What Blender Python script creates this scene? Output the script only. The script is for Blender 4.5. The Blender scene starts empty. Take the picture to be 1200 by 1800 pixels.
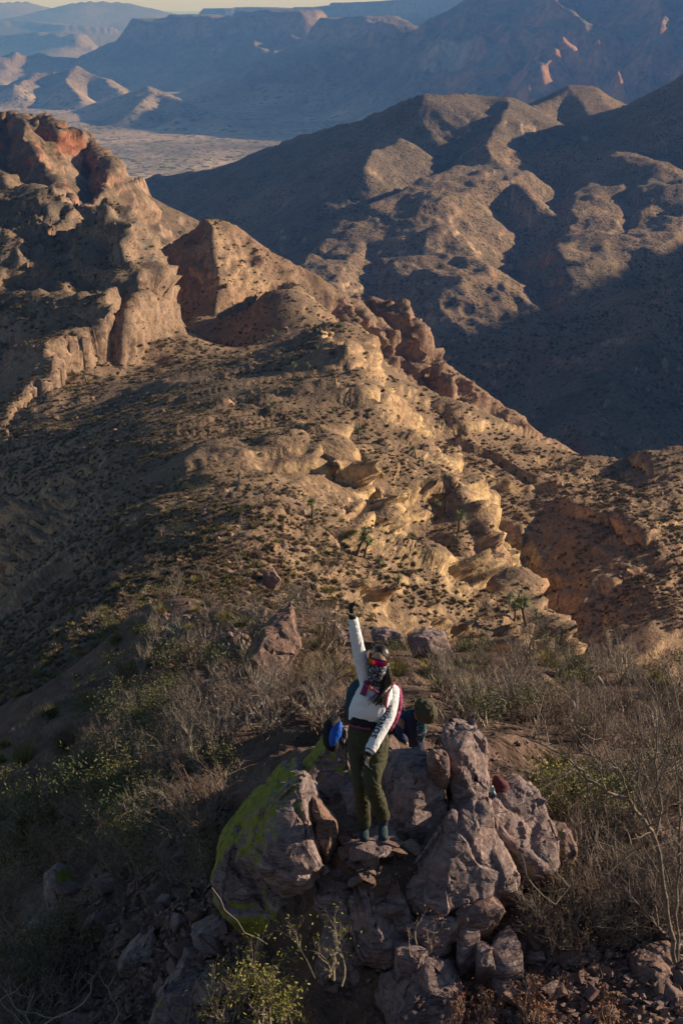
import bpy, bmesh, math, random, time
import numpy as np
from mathutils import Vector, Matrix
from mathutils.bvhtree import BVHTree

T0 = time.time()
R = math.radians
SC = bpy.context.scene
COL = SC.collection
rng = random.Random(7)
nrng = np.random.RandomState(11)

# ------------------------------------------------------------------ camera
FPX = 2500.0                       # focal length in pixels of the 1200 x 1800 photograph (50 mm)
PITCH = math.atan(903 / FPX)       # looking down
cam_d = bpy.data.cameras.new('camera')
cam_d.sensor_fit = 'VERTICAL'; cam_d.sensor_height = 36.0; cam_d.sensor_width = 24.0
cam_d.lens = 50.0; cam_d.clip_start = 0.1; cam_d.clip_end = 200000
cam = bpy.data.objects.new('camera', cam_d); COL.objects.link(cam)
cam.location = (0, 0, 0); cam.rotation_euler = (math.pi / 2 - PITCH, 0, 0)
SC.camera = cam

# ------------------------------------------------------------------ daylight
SUN_EL, SUN_AZ = 17.0, 71.0        # azimuth clockwise from the view direction (+Y)
sd = bpy.data.lights.new('sun', 'SUN'); sd.energy = 5.0; sd.angle = R(0.53); sd.color = (1.0, 0.82, 0.63)
sun = bpy.data.objects.new('sun', sd); COL.objects.link(sun)
sun_dir = Vector((math.sin(R(SUN_AZ)) * math.cos(R(SUN_EL)), math.cos(R(SUN_AZ)) * math.cos(R(SUN_EL)), math.sin(R(SUN_EL))))
sun.rotation_euler = sun_dir.to_track_quat('Z', 'Y').to_euler()
world = bpy.data.worlds.new('World'); SC.world = world; world.use_nodes = True
wn = world.node_tree; bgn = wn.nodes['Background']
sky = wn.nodes.new('ShaderNodeTexSky'); sky.sky_type = 'NISHITA'; sky.sun_disc = False
sky.sun_elevation = R(SUN_EL); sky.sun_rotation = R(SUN_AZ); sky.altitude = 1200; sky.air_density = 1.3; sky.dust_density = 0.0; sky.ozone_density = 2.0
wn.links.new(sky.outputs[0], bgn.inputs[0]); bgn.inputs[1].default_value = 0.05
SC.view_settings.view_transform = 'Standard'; SC.view_settings.look = 'None'
SC.view_settings.exposure = 0.56; SC.view_settings.gamma = 1.0; SC.view_settings.use_curve_mapping = False
SC.cycles.max_bounces = 5; SC.cycles.diffuse_bounces = 1; SC.cycles.glossy_bounces = 2
SC.cycles.transmission_bounces = 2; SC.cycles.volume_bounces = 0; SC.cycles.transparent_max_bounces = 6
SC.cycles.use_denoising = True

# ------------------------------------------------------------------ helpers
CP, SP = math.cos(PITCH), math.sin(PITCH)
def at(px, py, Y):
    """world point on the photograph's ray through (px, py) at forward distance Y"""
    a, b = px - 600.0, py - 900.0
    ry = FPX * CP - b * SP
    return Vector((a / ry * Y, Y, (-FPX * SP - b * CP) / ry * Y))
def tpt(px, py, Y):
    v = at(px, py, Y); return (v.x, v.y, v.z)

def tag(o, label=None, cat=None, group=None, kind=None):
    if label: o['label'] = label
    if cat: o['category'] = cat
    if group: o['group'] = group
    if kind: o['kind'] = kind
    return o
def link(name, me, parent=None, loc=None):
    o = bpy.data.objects.new(name, me); COL.objects.link(o)
    if parent is not None: o.parent = parent
    if loc is not None: o.location = loc
    return o
def empty(name, loc, rz=0.0):
    o = bpy.data.objects.new(name, None); COL.objects.link(o)
    o.location = loc; o.rotation_euler = (0, 0, rz); o.empty_display_size = 0.2
    return o
def mesh_np(name, verts, faces, mat=None, smooth=True):
    """verts (n,3), faces (m,k) numpy arrays"""
    me = bpy.data.meshes.new(name)
    verts = np.ascontiguousarray(verts, dtype=np.float32); faces = np.ascontiguousarray(faces, dtype=np.int32)
    n, (m, k) = len(verts), faces.shape
    me.vertices.add(n); me.vertices.foreach_set('co', verts.ravel())
    me.loops.add(m * k); me.loops.foreach_set('vertex_index', faces.ravel())
    me.polygons.add(m); me.polygons.foreach_set('loop_start', np.arange(0, m * k, k, dtype=np.int32))
    me.polygons.foreach_set('use_smooth', np.full(m, smooth))
    me.update(calc_edges=True)
    if mat: me.materials.append(mat)
    return me
def set_attr(me, name, arr):
    a = me.color_attributes.new(name, 'FLOAT_COLOR', 'POINT')
    c = np.ones((len(me.vertices), 4), np.float32)
    arr = np.asarray(arr)
    c[:, :arr.shape[1]] = arr
    a.data.foreach_set('color', c.ravel())

# ---- vectorised gradient noise
_p = np.random.RandomState(5).permutation(256); PERM = np.concatenate([_p, _p, _p]).astype(np.int32)
_g = np.random.RandomState(6).normal(size=(256, 3)); GRAD = (_g / np.linalg.norm(_g, axis=1)[:, None]).astype(np.float32)
def noise(x, y, z):
    x, y, z = [np.asarray(a, np.float32) for a in np.broadcast_arrays(x, y, z)]
    xi, yi, zi = np.floor(x), np.floor(y), np.floor(z)
    fx, fy, fz = x - xi, y - yi, z - zi
    xi = xi.astype(np.int32) & 255; yi = yi.astype(np.int32) & 255; zi = zi.astype(np.int32) & 255
    u = fx * fx * fx * (fx * (fx * 6 - 15) + 10); v = fy * fy * fy * (fy * (fy * 6 - 15) + 10); w = fz * fz * fz * (fz * (fz * 6 - 15) + 10)
    out = 0
    for dx in (0, 1):
        px = PERM[xi + dx]; wx = u if dx else 1 - u
        for dy in (0, 1):
            pxy = PERM[px + yi + dy]; wy = v if dy else 1 - v
            for dz in (0, 1):
                g = GRAD[PERM[pxy + zi + dz]]; wz = w if dz else 1 - w
                out = out + wx * wy * wz * (g[..., 0] * (fx - dx) + g[..., 1] * (fy - dy) + g[..., 2] * (fz - dz))
    return out * 1.5
def fbm(x, y, z, o=4, lac=2.03, gain=.5):
    s, a = 0, 1.0
    for i in range(o):
        s = s + a * noise(x + 17.3 * i, y - 9.1 * i, z + 5.7 * i); x, y, z = x * lac, y * lac, z * lac; a *= gain
    return s
def ridged(x, y, z, o=4, lac=2.07, gain=.5):
    s, a = 0, 1.0
    for i in range(o):
        n = 1 - np.abs(noise(x + 31.3 * i, y - 7.1 * i, z + 3.7 * i)) * 2
        s = s + a * n; x, y, z = x * lac, y * lac, z * lac; a *= gain
    return s * .5
def blocks(x, y, z, w=.35):
    """jointed rock: a different offset for every block of a warped lattice"""
    x = x + w * noise(x * .7, y * .7, z * .7 + 9); y = y + w * noise(x * .7 + 5, y * .7, z * .7); z = z + w * noise(x * .7, y * .7 + 7, z * .7)
    a, b, c = [np.floor(q).astype(np.int32) & 255 for q in (x, y, z)]
    return PERM[PERM[PERM[a] + b] + c].astype(np.float32) / 127.5 - 1
def sstep(a, b, x):
    t = np.clip((x - a) / (b - a), 0, 1); return t * t * (3 - 2 * t)
def smax(a, b, k):
    h = np.clip(.5 + .5 * (a - b) / k, 0, 1); return b + (a - b) * h + k * h * (1 - h)
def smin(a, b, k): return -smax(-a, -b, k)

# ------------------------------------------------------------------ materials
def nodes_mat(name):
    m = bpy.data.materials.new(name); m.use_nodes = True
    return m, m.node_tree, m.node_tree.nodes['Principled BSDF']
def N(nt, typ, **kw):
    n = nt.nodes.new(typ)
    for k, v in kw.items():
        if k.startswith('i_'):
            n.inputs[int(k[2:]) if k[2:].isdigit() else k[2:]].default_value = v
        else: setattr(n, k, v)
    return n
def mix(nt, a, b, fac, mode='MIX'):
    n = nt.nodes.new('ShaderNodeMix'); n.data_type = 'RGBA'; n.blend_type = mode
    for sock, v in ((n.inputs[0], fac), (n.inputs[6], a), (n.inputs[7], b)):
        if hasattr(v, 'is_linked'): nt.links.new(v, sock)
        elif isinstance(v, (int, float)): sock.default_value = v
        else: sock.default_value = (*v, 1)
    return n.outputs[2]
def ramp(nt, src, stops):
    n = nt.nodes.new('ShaderNodeValToRGB'); cr = n.color_ramp
    while len(cr.elements) < len(stops): cr.elements.new(.5)
    for e, (p, c) in zip(cr.elements, stops):
        e.position = p; e.color = (c, c, c, 1) if isinstance(c, (int, float)) else (*c, 1)
    nt.links.new(src, n.inputs[0]); return n.outputs[0]
def coords(nt, scale=(1, 1, 1), rot=(0, 0, 0), obj=True):
    tc = nt.nodes.new('ShaderNodeTexCoord'); mp = nt.nodes.new('ShaderNodeMapping')
    mp.inputs['Scale'].default_value = scale; mp.inputs['Rotation'].default_value = rot
    nt.links.new(tc.outputs['Object' if obj else 'Generated'], mp.inputs[0]); return mp.outputs[0]
def tex(nt, vec, scale, detail=4, rough=.55, dist=0, kind='noise'):
    if kind == 'noise':
        n = N(nt, 'ShaderNodeTexNoise'); n.inputs['Scale'].default_value = scale; n.inputs['Detail'].default_value = detail
        n.inputs['Roughness'].default_value = rough; n.inputs['Distortion'].default_value = dist
        nt.links.new(vec, n.inputs['Vector']); return n.outputs['Fac']
    n = N(nt, 'ShaderNodeTexVoronoi'); n.inputs['Scale'].default_value = scale; nt.links.new(vec, n.inputs['Vector'])
    n.inputs['Randomness'].default_value = 1.0
    return n.outputs['Distance'] if kind == 'vor' else n.outputs['Color']
def bump(nt, bsdf, h, strength, dist, prev=None):
    b = N(nt, 'ShaderNodeBump'); b.inputs['Strength'].default_value = strength; b.inputs['Distance'].default_value = dist
    nt.links.new(h, b.inputs['Height'])
    if prev: nt.links.new(prev, b.inputs['Normal'])
    if bsdf: nt.links.new(b.outputs[0], bsdf.inputs['Normal'])
    return b.outputs[0]
def plain(name, col, rough=.8, var=.25, scale=8, spec=.3, metal=0, bmp=0, bscale=40):
    m, nt, b = nodes_mat(name); v = coords(nt)
    n = tex(nt, v, scale, 4)
    f = ramp(nt, n, [(.3, 1 - var), (.7, 1 + var)])
    nt.links.new(mix(nt, col, f, 1.0, 'MULTIPLY'), b.inputs['Base Color'])
    b.inputs['Roughness'].default_value = rough; b.inputs['Specular IOR Level'].default_value = spec; b.inputs['Metallic'].default_value = metal
    if bmp: bump(nt, b, tex(nt, v, bscale, 4), bmp, .02)
    return m

def terrain_mat(name, fine, shrub, shrub_amt, bdist, soil_lo=.75, speck_col=(.055, .05, .034)):
    """ground whose large-scale colour is the vertex colour 'tint' (rgb) with a rock mask 'mask' (r);
    fine = scale of the finest grain, shrub = scale of the scrub that is too far off to build"""
    m, nt, b = nodes_mat(name); v = coords(nt)
    at_ = N(nt, 'ShaderNodeAttribute', attribute_name='tint'); mk = N(nt, 'ShaderNodeAttribute', attribute_name='mask')
    sep = N(nt, 'ShaderNodeSeparateColor'); nt.links.new(mk.outputs['Color'], sep.inputs[0])
    n1 = tex(nt, v, fine * .06, 6, .62); n2 = tex(nt, v, fine, 6, .7); n3 = tex(nt, v, fine * .35, 5, .65, .6)
    col = mix(nt, at_.outputs['Color'], ramp(nt, n1, [(.3, soil_lo), (.7, 1.22)]), 1.0, 'MULTIPLY')
    col = mix(nt, col, ramp(nt, n2, [(.25, .55), (.5, 1.0), (.75, 1.45)]), 1.0, 'MULTIPLY')
    rr = ramp(nt, n3, [(.36, (.55, .48, .46)), (.5, (1, 1, 1)), (.66, (1.3, 1.22, 1.1))])
    col = mix(nt, col, mix(nt, col, rr, 1.0, 'MULTIPLY'), sep.outputs[0])
    # scrub specks
    sv = tex(nt, v, shrub, kind='vor'); sn = tex(nt, v, shrub * .22, 3); sc_ = tex(nt, v, shrub, kind='vorc')
    sepc = N(nt, 'ShaderNodeSeparateColor'); nt.links.new(sc_, sepc.inputs[0])
    a = N(nt, 'ShaderNodeMath', operation='MULTIPLY_ADD'); nt.links.new(sn, a.inputs[0]); a.inputs[1].default_value = .9
    a.inputs[2].default_value = -.45 + .38 * shrub_amt
    a2 = N(nt, 'ShaderNodeMath', operation='MULTIPLY_ADD'); nt.links.new(sepc.outputs[1], a2.inputs[0]); a2.inputs[1].default_value = .25; nt.links.new(a.outputs[0], a2.inputs[2])
    c = N(nt, 'ShaderNodeMath', operation='SUBTRACT'); nt.links.new(a2.outputs[0], c.inputs[0]); nt.links.new(sv, c.inputs[1])
    sm = ramp(nt, c.outputs[0], [(.0, 0.0), (.14, 1.0)])
    mm = N(nt, 'ShaderNodeMath', operation='MULTIPLY'); nt.links.new(sm, mm.inputs[0]); nt.links.new(sep.outputs[1], mm.inputs[1])
    sc2 = mix(nt, speck_col, (speck_col[0] * 2.2, speck_col[1] * 2.1, speck_col[2] * 1.7), sepc.outputs[0])
    col = mix(nt, col, sc2, mm.outputs[0])
    nt.links.new(col, b.inputs['Base Color'])
    b.inputs['Roughness'].default_value = .95; b.inputs['Specular IOR Level'].default_value = .12
    p = bump(nt, None, n3, .9, bdist)
    p = bump(nt, None, n2, .8, bdist * .35, p)
    bump(nt, b, mm.outputs[0], .7, bdist * .5, p)
    return m
# ================================================================== LAND
def rbf_fit(P, V, c):
    P = np.array(P); V = np.array(V)
    D = np.sqrt(((P[:, None] - P[None]) ** 2).sum(-1) + c * c)
    n = len(P); A = np.zeros((n + 3, n + 3)); A[:n, :n] = D + np.eye(n) * 1e-4
    A[:n, n] = 1; A[:n, n + 1:] = P; A[n, :n] = 1; A[n + 1:, :n] = P.T
    w = np.linalg.solve(A, np.concatenate([V, np.zeros(3)]))
    return P, w, c
def rbf_eval(F, a, b):
    P, w, c = F; sh = np.shape(a); a = np.ravel(a); b = np.ravel(b)
    out = np.full(a.shape, w[-3]) + w[-2] * a + w[-1] * b
    for (p0, p1), wi in zip(P, w):
        out += wi * np.sqrt((a - p0) ** 2 + (b - p1) ** 2 + c * c)
    return out.reshape(sh)

# control points of the near ridge: (px, py, forward metres); or ('w', x, y, z)
CPTS = [
 # ground just in front, and the slope the camera stands above
 (0,1800,11.2),(150,1800,10.3),(300,1800,9.6),(450,1800,9.2),(600,1800,8.9),(750,1800,8.75),(900,1800,8.7),(1050,1800,8.6),(1200,1800,8.5),
 ('w',-4,5,-7.8),('w',-2,5,-5.6),('w',0,5,-5.1),('w',2,5,-5.3),('w',4,5,-5.9),('w',-3,2,-6.0),('w',0,2,-2.8),('w',3,2,-3.6),('w',0,0,-1.7),('w',6,6,-7.4),('w',6,9,-8.3),('w',9,9,-9.2),('w',12,16,-11.5),('w',12,26,-15.5),
 ('w',-7,4,-11),('w',-9,8,-13),
 (0,1650,14),(120,1650,12.3),(250,1650,10.6),(380,1650,10.0),(520,1650,9.5),(650,1650,9.35),(800,1650,9.5),(950,1650,9.5),(1100,1650,9.5),(1200,1650,9.4),
 (0,1500,21),(120,1500,17.5),(250,1500,13.5),(370,1520,11.3),(480,1500,10.5),(600,1500,9.9),(700,1490,9.9),(850,1500,10.4),(980,1500,10.9),(1100,1480,11.2),(1200,1470,11.3),
 (0,1350,33),(120,1350,28),(240,1350,21),(350,1350,16.5),(450,1360,13.8),(560,1370,11.6),(650,1370,11.2),(760,1370,11.8),(880,1370,13),(1000,1360,14),(1120,1350,14.6),(1200,1350,14.8),
 (0,1200,70),(120,1200,57),(240,1200,40),(350,1220,27),(450,1230,21),(560,1240,17.5),(680,1250,16.8),(800,1250,17.6),(920,1250,18.5),(1050,1250,19.2),(1200,1245,19.6),
 (520,1130,29),(600,1140,27),(700,1140,28),(800,1130,30),(900,1135,30),(1000,1140,29.5),(1100,1150,28.5),(1200,1180,26),
 # behind the knoll on the right
 ('w',4,46,-25),('w',9,44,-26),('w',14,42,-25),('w',20,40,-24),('w',7,75,-52),('w',16,72,-58),('w',26,70,-60),('w',14,130,-86),('w',28,120,-90),('w',45,120,-96),('w',50,170,-112),('w',30,165,-103),
 # left shaded flank
 (0,1050,132),(110,1050,109),(220,1050,84),(330,1060,58),(430,1070,45),(520,1080,40),(600,1085,40),
 (0,900,205),(100,900,176),(200,900,140),(300,920,108),(400,930,98),(500,930,100),(600,940,112),(700,1000,118),(780,1060,122),(850,1110,120),(890,1110,126),
 (0,780,250),(80,780,232),(160,780,205),(240,780,184),(320,780,176),(420,790,172),(520,800,176),(620,840,172),(700,900,165),(760,960,160),(820,1020,150),
 # crest region of the ridge and its rim
 (300,690,262),(400,690,258),(500,680,272),(560,640,305),(610,640,312),(620,720,246),(660,780,212),(690,760,236),(730,860,200),(780,900,196),(840,990,178),(885,1060,162),
 (310,600,365),(300,640,318),(420,640,316),(420,605,380),(500,590,362),(480,520,418),(540,560,385),(600,600,358),
 # spur beyond the gully: crest line
 (505,497,428),(560,548,408),(640,622,386),(740,682,360),(830,722,345),(930,782,325),(1030,824,312),(1100,832,308),(1200,825,310),
 # gully floor and near face of the spur
 (700,720,310),(715,800,286),(760,880,275),(830,960,270),(900,1060,262),(960,1120,258),
 (800,780,306),(880,850,294),(960,900,286),(1050,900,284),(1150,900,284),(880,950,276),(1000,1000,268),(1120,1000,262),(1200,980,268),(1050,1110,246),(1200,1130,236),
 # behind the spur: down into the canyon
 ('w',-30,520,-150),('w',20,460,-150),('w',60,420,-155),('w',110,400,-160),('w',20,600,-260),('w',120,560,-280),
 ('w',-52,440,-104),('w',-56,475,-140),('w',-90,560,-190),('w',-160,560,-150),('w',-60,640,-290),('w',-160,640,-260),
 ('w',90,250,-128),('w',120,300,-124),('w',180,320,-135),('w',200,420,-190),('w',120,200,-135),('w',80,130,-112),('w',220,220,-160),
 (330,575,412),(365,600,392),(400,600,388),(440,560,398),(475,520,412),(300,575,390),(290,600,372),
 # left, out of frame
 ('w',-60,180,-100),('w',-90,230,-118),('w',-120,300,-105),('w',-60,120,-82),('w',-40,70,-58),('w',-25,40,-36),('w',-16,20,-22),('w',-180,400,-120),
 ('w',-120,180,-140),('w',-70,90,-95),('w',-40,40,-55),
 # left buttress
 (-60,350,430),(20,340,432),(60,335,430),(135,385,412),(60,430,385),(150,430,392),(215,425,390),(0,430,380),(60,520,352),(150,520,354),(240,510,362),(0,540,340),(100,600,322),(180,600,334),
 ('w',-51,396,-88),('w',-48,415,-96),('w',-100,470,-72),('w',-100,520,-130),('w',-140,470,-75),
 (0,700,285),(60,700,275),(120,740,254),(250,640,318),(180,700,275),
]
def w2d(p):
    if p[0] == 'w': x, y, z = p[1:]
    else: x, y, z = tpt(*p)
    y_ = max(y, 1.5)
    return (2.4 * x / y_, math.log(y_)), z / y_
_pts = [w2d(p) for p in CPTS]
# the points with y<3 are handled as plain slope, keep the fit well behaved
_pts = [(p, v) for (p, v), c in zip(_pts, CPTS) if not (c[0] == 'w' and c[2] < 1.9)]
RB = rbf_fit([p for p, v in _pts], [v for p, v in _pts], .035)

def plane3(*pts):
    a, b, c = [np.array(tpt(*p) if p[0] != 'w' else p[1:]) for p in pts]
    n = np.cross(b - a, c - a); n = n / n[2]
    return a, n
def plane_z(pl, x, y):
    a, n = pl; return a[2] - n[0] * (x - a[0]) - n[1] * (y - a[1])
def plane_dir(p, heading, slope):
    """plane through p falling away towards heading (deg clockwise from +Y) with the given slope"""
    a = np.array(tpt(*p)); h = R(heading); d = (math.sin(h), math.cos(h))
    return a, np.array([slope * d[0], slope * d[1], 1.0])

BLOCKS = []   # each: list of planes; height = min of planes
def block(*pl, k=1.2): BLOCKS.append((pl, k))
# the pyramid-shaped rock peak
block(plane3((392,398,448), (478,492,446), (378,590,408)), plane3((365,398,448), (270,455,455), (360,590,408)), plane_dir((378,391,450), 100, .12), plane_dir((380,388,453), 0, 2.0), k=1.0)
# knob at the end of the spur
block(plane_dir((1160,798,312), 160, .12), plane_dir((1135,802,308), 262, 3.0), plane_dir((1150,840,300), 185, 1.6), plane_dir((1300,800,300), 90, .6), plane_dir((1160,796,318), 0, .8), k=.8)
DOMES = []   # fluted towers behind the spur: px,py,Y of top, radius, height, flatness
for px, py, Y, r, h in ((522,492,500,8,30),(548,496,500,9,30),(585,520,498,8,34),(618,528,494,10,36),(655,540,490,8,34),(692,545,480,10,44),(726,574,476,8,44),(765,648,465,4,24),(787,672,458,4,20)):
    DOMES.append((*tpt(px, py - 14, Y), r, h))
# scarps: a cliff of height h along a line; the ground on the raised side fades back over L metres
SCARPS = [
 ([(600,625,330),(640,660,300),(655,700,278),(692,745,262),(702,800,240)], 8, 1, 13),
 ([(570,650,300),(592,710,265),(640,770,235),(700,850,205),(750,900,197),(800,950,185),(850,1020,168),(888,1080,156)], 7, 1, 18),
 ([(400,740,205),(470,790,182),(540,830,168),(590,880,155),(640,930,145)], 2.2, 1, 12),
 ([(740,700,335),(800,745,316),(880,800,300),(960,850,290),(1030,880,287)], 2.2, -1, 14),
 ([(760,800,300),(830,880,284),(900,950,276),(980,1015,266),(1060,1075,252)], 3.0, -1, 12),
 ([(960,900,284),(1060,950,278),(1160,1040,262)], 2.6, -1, 12),
 ([(228,415,392),(262,480,372),(286,530,357),(268,590,338),(222,640,320),(190,665,312)], 11, 1, 25),
 ([(190,550,338),(172,600,318),(140,650,298),(110,680,288),(50,640,300)], 7, 1, 16),
 ([(90,340,425),(130,385,405),(110,420,390),(60,400,395),(20,380,395)], 5, 1, 14),
]
SCARPS = [(np.array([tpt(*p)[:2] for p in l]), h, s, L) for l, h, s, L in SCARPS]
def scarp_add(x, y):
    z = np.zeros(x.shape)
    for P_, h, sg, L in SCARPS:
        bd = np.full(x.shape, 1e9); sd_ = np.full(x.shape, 1e9); tt = np.zeros(x.shape); acc = 0
        for i, (a, b) in enumerate(zip(P_[:-1], P_[1:])):
            d = b - a; L2 = (d ** 2).sum(); ln = math.sqrt(L2)
            t = ((x - a[0]) * d[0] + (y - a[1]) * d[1]) / L2; tc = np.clip(t, 0, 1)
            dist = np.hypot(x - a[0] - tc * d[0], y - a[1] - tc * d[1])
            cr = ((y - a[1]) * d[0] - (x - a[0]) * d[1]) / ln      # + on the left of travel
            m = dist < bd
            bd = np.where(m, dist, bd); sd_ = np.where(m, np.sign(-cr * sg) * dist, sd_); tt = np.where(m, (acc + np.clip(t, -.5, 1.5) * ln), tt)
            acc += ln
        end = sstep(-4, 10, tt) * sstep(acc + 4, acc - 10, tt)
        z = z + h * end * sstep(-1.8 - h * .12, .4, sd_) * np.exp(-np.maximum(sd_, 0) / L)
    return z
def H_mid(x, y):
    x = np.asarray(x, float); y = np.asarray(y, float)
    yy = np.maximum(y, 1.5)
    z = rbf_eval(RB, 2.4 * x / yy, np.log(yy)) * yy
    far = sstep(60, 140, y)
    wx = x + far * 3.0 * fbm(x * .03, y * .03, 1.7, 3); wy = y + far * 5 * fbm(x * .03, y * .03, 7.7, 3)
    sx_ = x + 7 * fbm(x * .035, y * .035, 3.1, 2) + 2.4 * fbm(x * .14, y * .14, 5.1, 3); sy_ = y + 7 * fbm(x * .035, y * .035, 8.1, 2) + 2.4 * fbm(x * .14, y * .14, 2.1, 3)
    z = z + scarp_add(sx_, sy_) * sstep(100, 140, y)
    for pl, k in BLOCKS:
        b = plane_z(pl[0], wx, wy)
        for p in pl[1:]: b = smin(b, plane_z(p, wx, wy), k)
        z = smax(z, b, .8)
    for dx, dy, dz, r, h in DOMES:
        d = np.sqrt((wx - dx) ** 2 + (wy - dy) ** 2) / r
        b = dz - h * np.clip(d, 0, 3) ** 3.2 + 4 * (ridged(wx * .12, wy * .12, dz * .1, 3) - .8)
        z = smax(z, b, .8)
    return z

def grid_mesh(H, us, Y0, Y1, nrows, name, kpx=1.0, back=.3, nf=900, wln=120.0, sm=9):
    """columns of constant bearing from the origin, rows spread so that steep ground gets more of them"""
    cs = np.linspace(us[0], us[-1], max(40, len(us) // 5)); l = np.linspace(math.log(Y0), math.log(Y1), nf)
    U, L = np.meshgrid(cs, l, indexing='ij'); Y = np.exp(L)
    t = H(U * Y, Y) / Y
    dt = np.diff(t, axis=1) * FPX
    m = np.sqrt(np.where(dt > 0, dt, dt * back) ** 2 + (wln * np.diff(L, axis=1)) ** 2)
    k = np.ones(sm) / sm
    m = np.apply_along_axis(lambda a: np.convolve(np.pad(a, sm // 2, 'edge'), k, 'valid'), 0, m)
    m = np.apply_along_axis(lambda a: np.convolve(np.pad(a, 5, 'edge'), np.ones(11) / 11, 'valid'), 1, m)
    s = np.concatenate([np.zeros((len(cs), 1)), np.cumsum(m, axis=1)], axis=1); s /= s[:, -1:]
    q = np.linspace(0, 1, nrows)
    rows = np.array([np.interp(q, s[i], l) for i in range(len(cs))])
    RL = np.array([np.interp(us, cs, rows[:, j]) for j in range(nrows)]).T      # (ncol, nrow)
    Yg = np.exp(RL); Xg = us[:, None] * Yg
    Z = H(Xg, Yg)
    return Xg, Yg, Z
def normals(X, Y, Z):
    P = np.stack([X, Y, Z], -1)
    du = np.gradient(P, axis=0); dv = np.gradient(P, axis=1)
    n = np.cross(du, dv); n /= np.linalg.norm(n, axis=-1, keepdims=True) + 1e-9
    n *= np.sign(n[..., 2:3] + 1e-9)
    return n
def grid_faces(nc, nr):
    i = np.arange(nc * nr).reshape(nc, nr)
    return np.stack([i[:-1, :-1], i[1:, :-1], i[1:, 1:], i[:-1, 1:]], -1).reshape(-1, 4)
def ucols(lo, hi, n, olo, ohi, no):
    a = np.linspace(lo, hi, n)
    q = np.linspace(0, 1, no + 1)[1:] ** 1.6
    return np.concatenate([(lo - (lo - olo) * q)[::-1], a, hi + (ohi - hi) * q])

def spacing(X, Y, Z):
    P = np.stack([X, Y, Z], -1)
    a = np.linalg.norm(np.gradient(P, axis=0), axis=-1); b = np.linalg.norm(np.gradient(P, axis=1), axis=-1)
    return np.maximum(a, b)
SPC = None
def lfbm(x, y, z, o=4, gain=.5, kind='f'):
    """octaves fade out where their wavelength gets close to the mesh spacing; x, y, z already scaled, frequency from SPC_F"""
    s, a = 0, 1.0
    for i in range(o):
        fr = SPC_F[0] * 2.03 ** i
        fade = np.clip((1 / (fr * SPC) - 2.5) / 2.5, 0, 1)
        n = noise(x + 17.3 * i, y - 9.1 * i, z + 5.7 * i)
        if kind == 'r': n = .55 - np.abs(n) * 2
        s = s + a * fade * n; x, y, z = x * 2.03, y * 2.03, z * 2.03; a *= gain
    return s
def gblur(d, ku, kv):
    for ax, k in ((0, ku), (1, kv)):
        if k < 2: continue
        w = np.hanning(k + 2)[1:-1]; w /= w.sum(); h = k // 2
        pad = [(0, 0), (0, 0)]; pad[ax] = (h, h)
        q = np.pad(d, pad, 'edge'); n = d.shape[ax]
        d = sum(w[i] * (q[i:i + n] if ax == 0 else q[:, i:i + n]) for i in range(k))
    return d
SPC_F = [1.0]
def F(f, o, gain=.5, zs=1.0, off=0.0, kind='f', sx=1.0, sy=1.0):
    SPC_F[0] = f
    return lfbm(Xg * f * sx + off, Yg * f * sy - off, Zg * f * zs + off * .7, o, gain, kind)

# ------------------------------------------------------------------ near ridge sheet
us = ucols(-.30, .30, 430, -1.4, 1.6, 50)
Xg, Yg, Zg = grid_mesh(H_mid, us, 2.2, 700, 1200, 'rocky_ridge', wln=60, back=.18)
nrm = normals(Xg, Yg, Zg); SPC = spacing(Xg, Yg, Zg)
steep = 1 - nrm[..., 2]
far = sstep(45, 130, Yg)
px_ = Xg / Yg
rockm = sstep(.24, .42, steep)
# beds of rock that stand out of the open slopes in diagonal ledges
SPC_F[0] = .02
lx = Xg * .75 + Yg * .45; ly = -Xg * .55 + Yg * .85
led = lfbm(lx * .02, ly * .055, Zg * .02, 4)
led2 = lfbm(lx * .05 + 9, ly * .14, Zg * .05, 3)
lmask = sstep(-.13, .0, px_)
ledge = sstep(.10, .22, led) * lmask; ledge2 = sstep(.16, .26, led2)
fl = F(.12, 5, .55, .22, 0, 'r'); cr = F(.33, 4, .6, .5, 5, 'r')
d = far * (F(.03, 6, .5) * 1.6 + ledge * 1.3 + ledge2 * .5)
st = (Zg + .22 * Xg + 1.6 * fbm(Xg * .04, Yg * .04, Zg * .04, 3)) / 3.1
blk = blocks(Xg / 3.2, Yg / 3.2 + .3 * Zg / 3.2, Zg / 2.4 - .25 * Xg / 2.4) * .6 + blocks(Xg / 1.6 + 7, Yg / 1.6, Zg / 1.3) * .35
stf = st - np.floor(st); bed = sstep(0, .25, stf) * sstep(1, .8, stf)
tower = 1 + .8 * sstep(440, 455, Yg)
# second pass, on the ground as the ledges have left it
P0 = np.stack([Xg, Yg, Zg], -1) + nrm * d[..., None]
nrm = normals(P0[..., 0], P0[..., 1], P0[..., 2]); nrm = np.stack([gblur(nrm[..., k], 7, 5) for k in range(3)], -1); nrm /= np.linalg.norm(nrm, axis=-1, keepdims=True)
rockm = sstep(.30, .48, 1 - nrm[..., 2])
Xg, Yg, Zg = P0[..., 0], P0[..., 1], P0[..., 2]; d = np.zeros_like(d)
sharp = F(.5, 3, .6, .6, 8, 'r')
d += far * np.clip(rockm + .15, 0, 1) * sharp * .55
crg = sstep(-.110, -.125, px_) * sstep(320, 345, Yg) * sstep(450, 435, Yg)
d += crg * (F(.11, 5, .65, 1, 4, 'r') * 3.2 + F(.05, 4, .5, 1, 2) * 2.5)
d += far * F(.16, 4, .6, 1, 6, 'r') * .55
d += far * np.clip(rockm + .18 * sstep(.0, .3, led), 0, 1) * blk * 1.7
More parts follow.
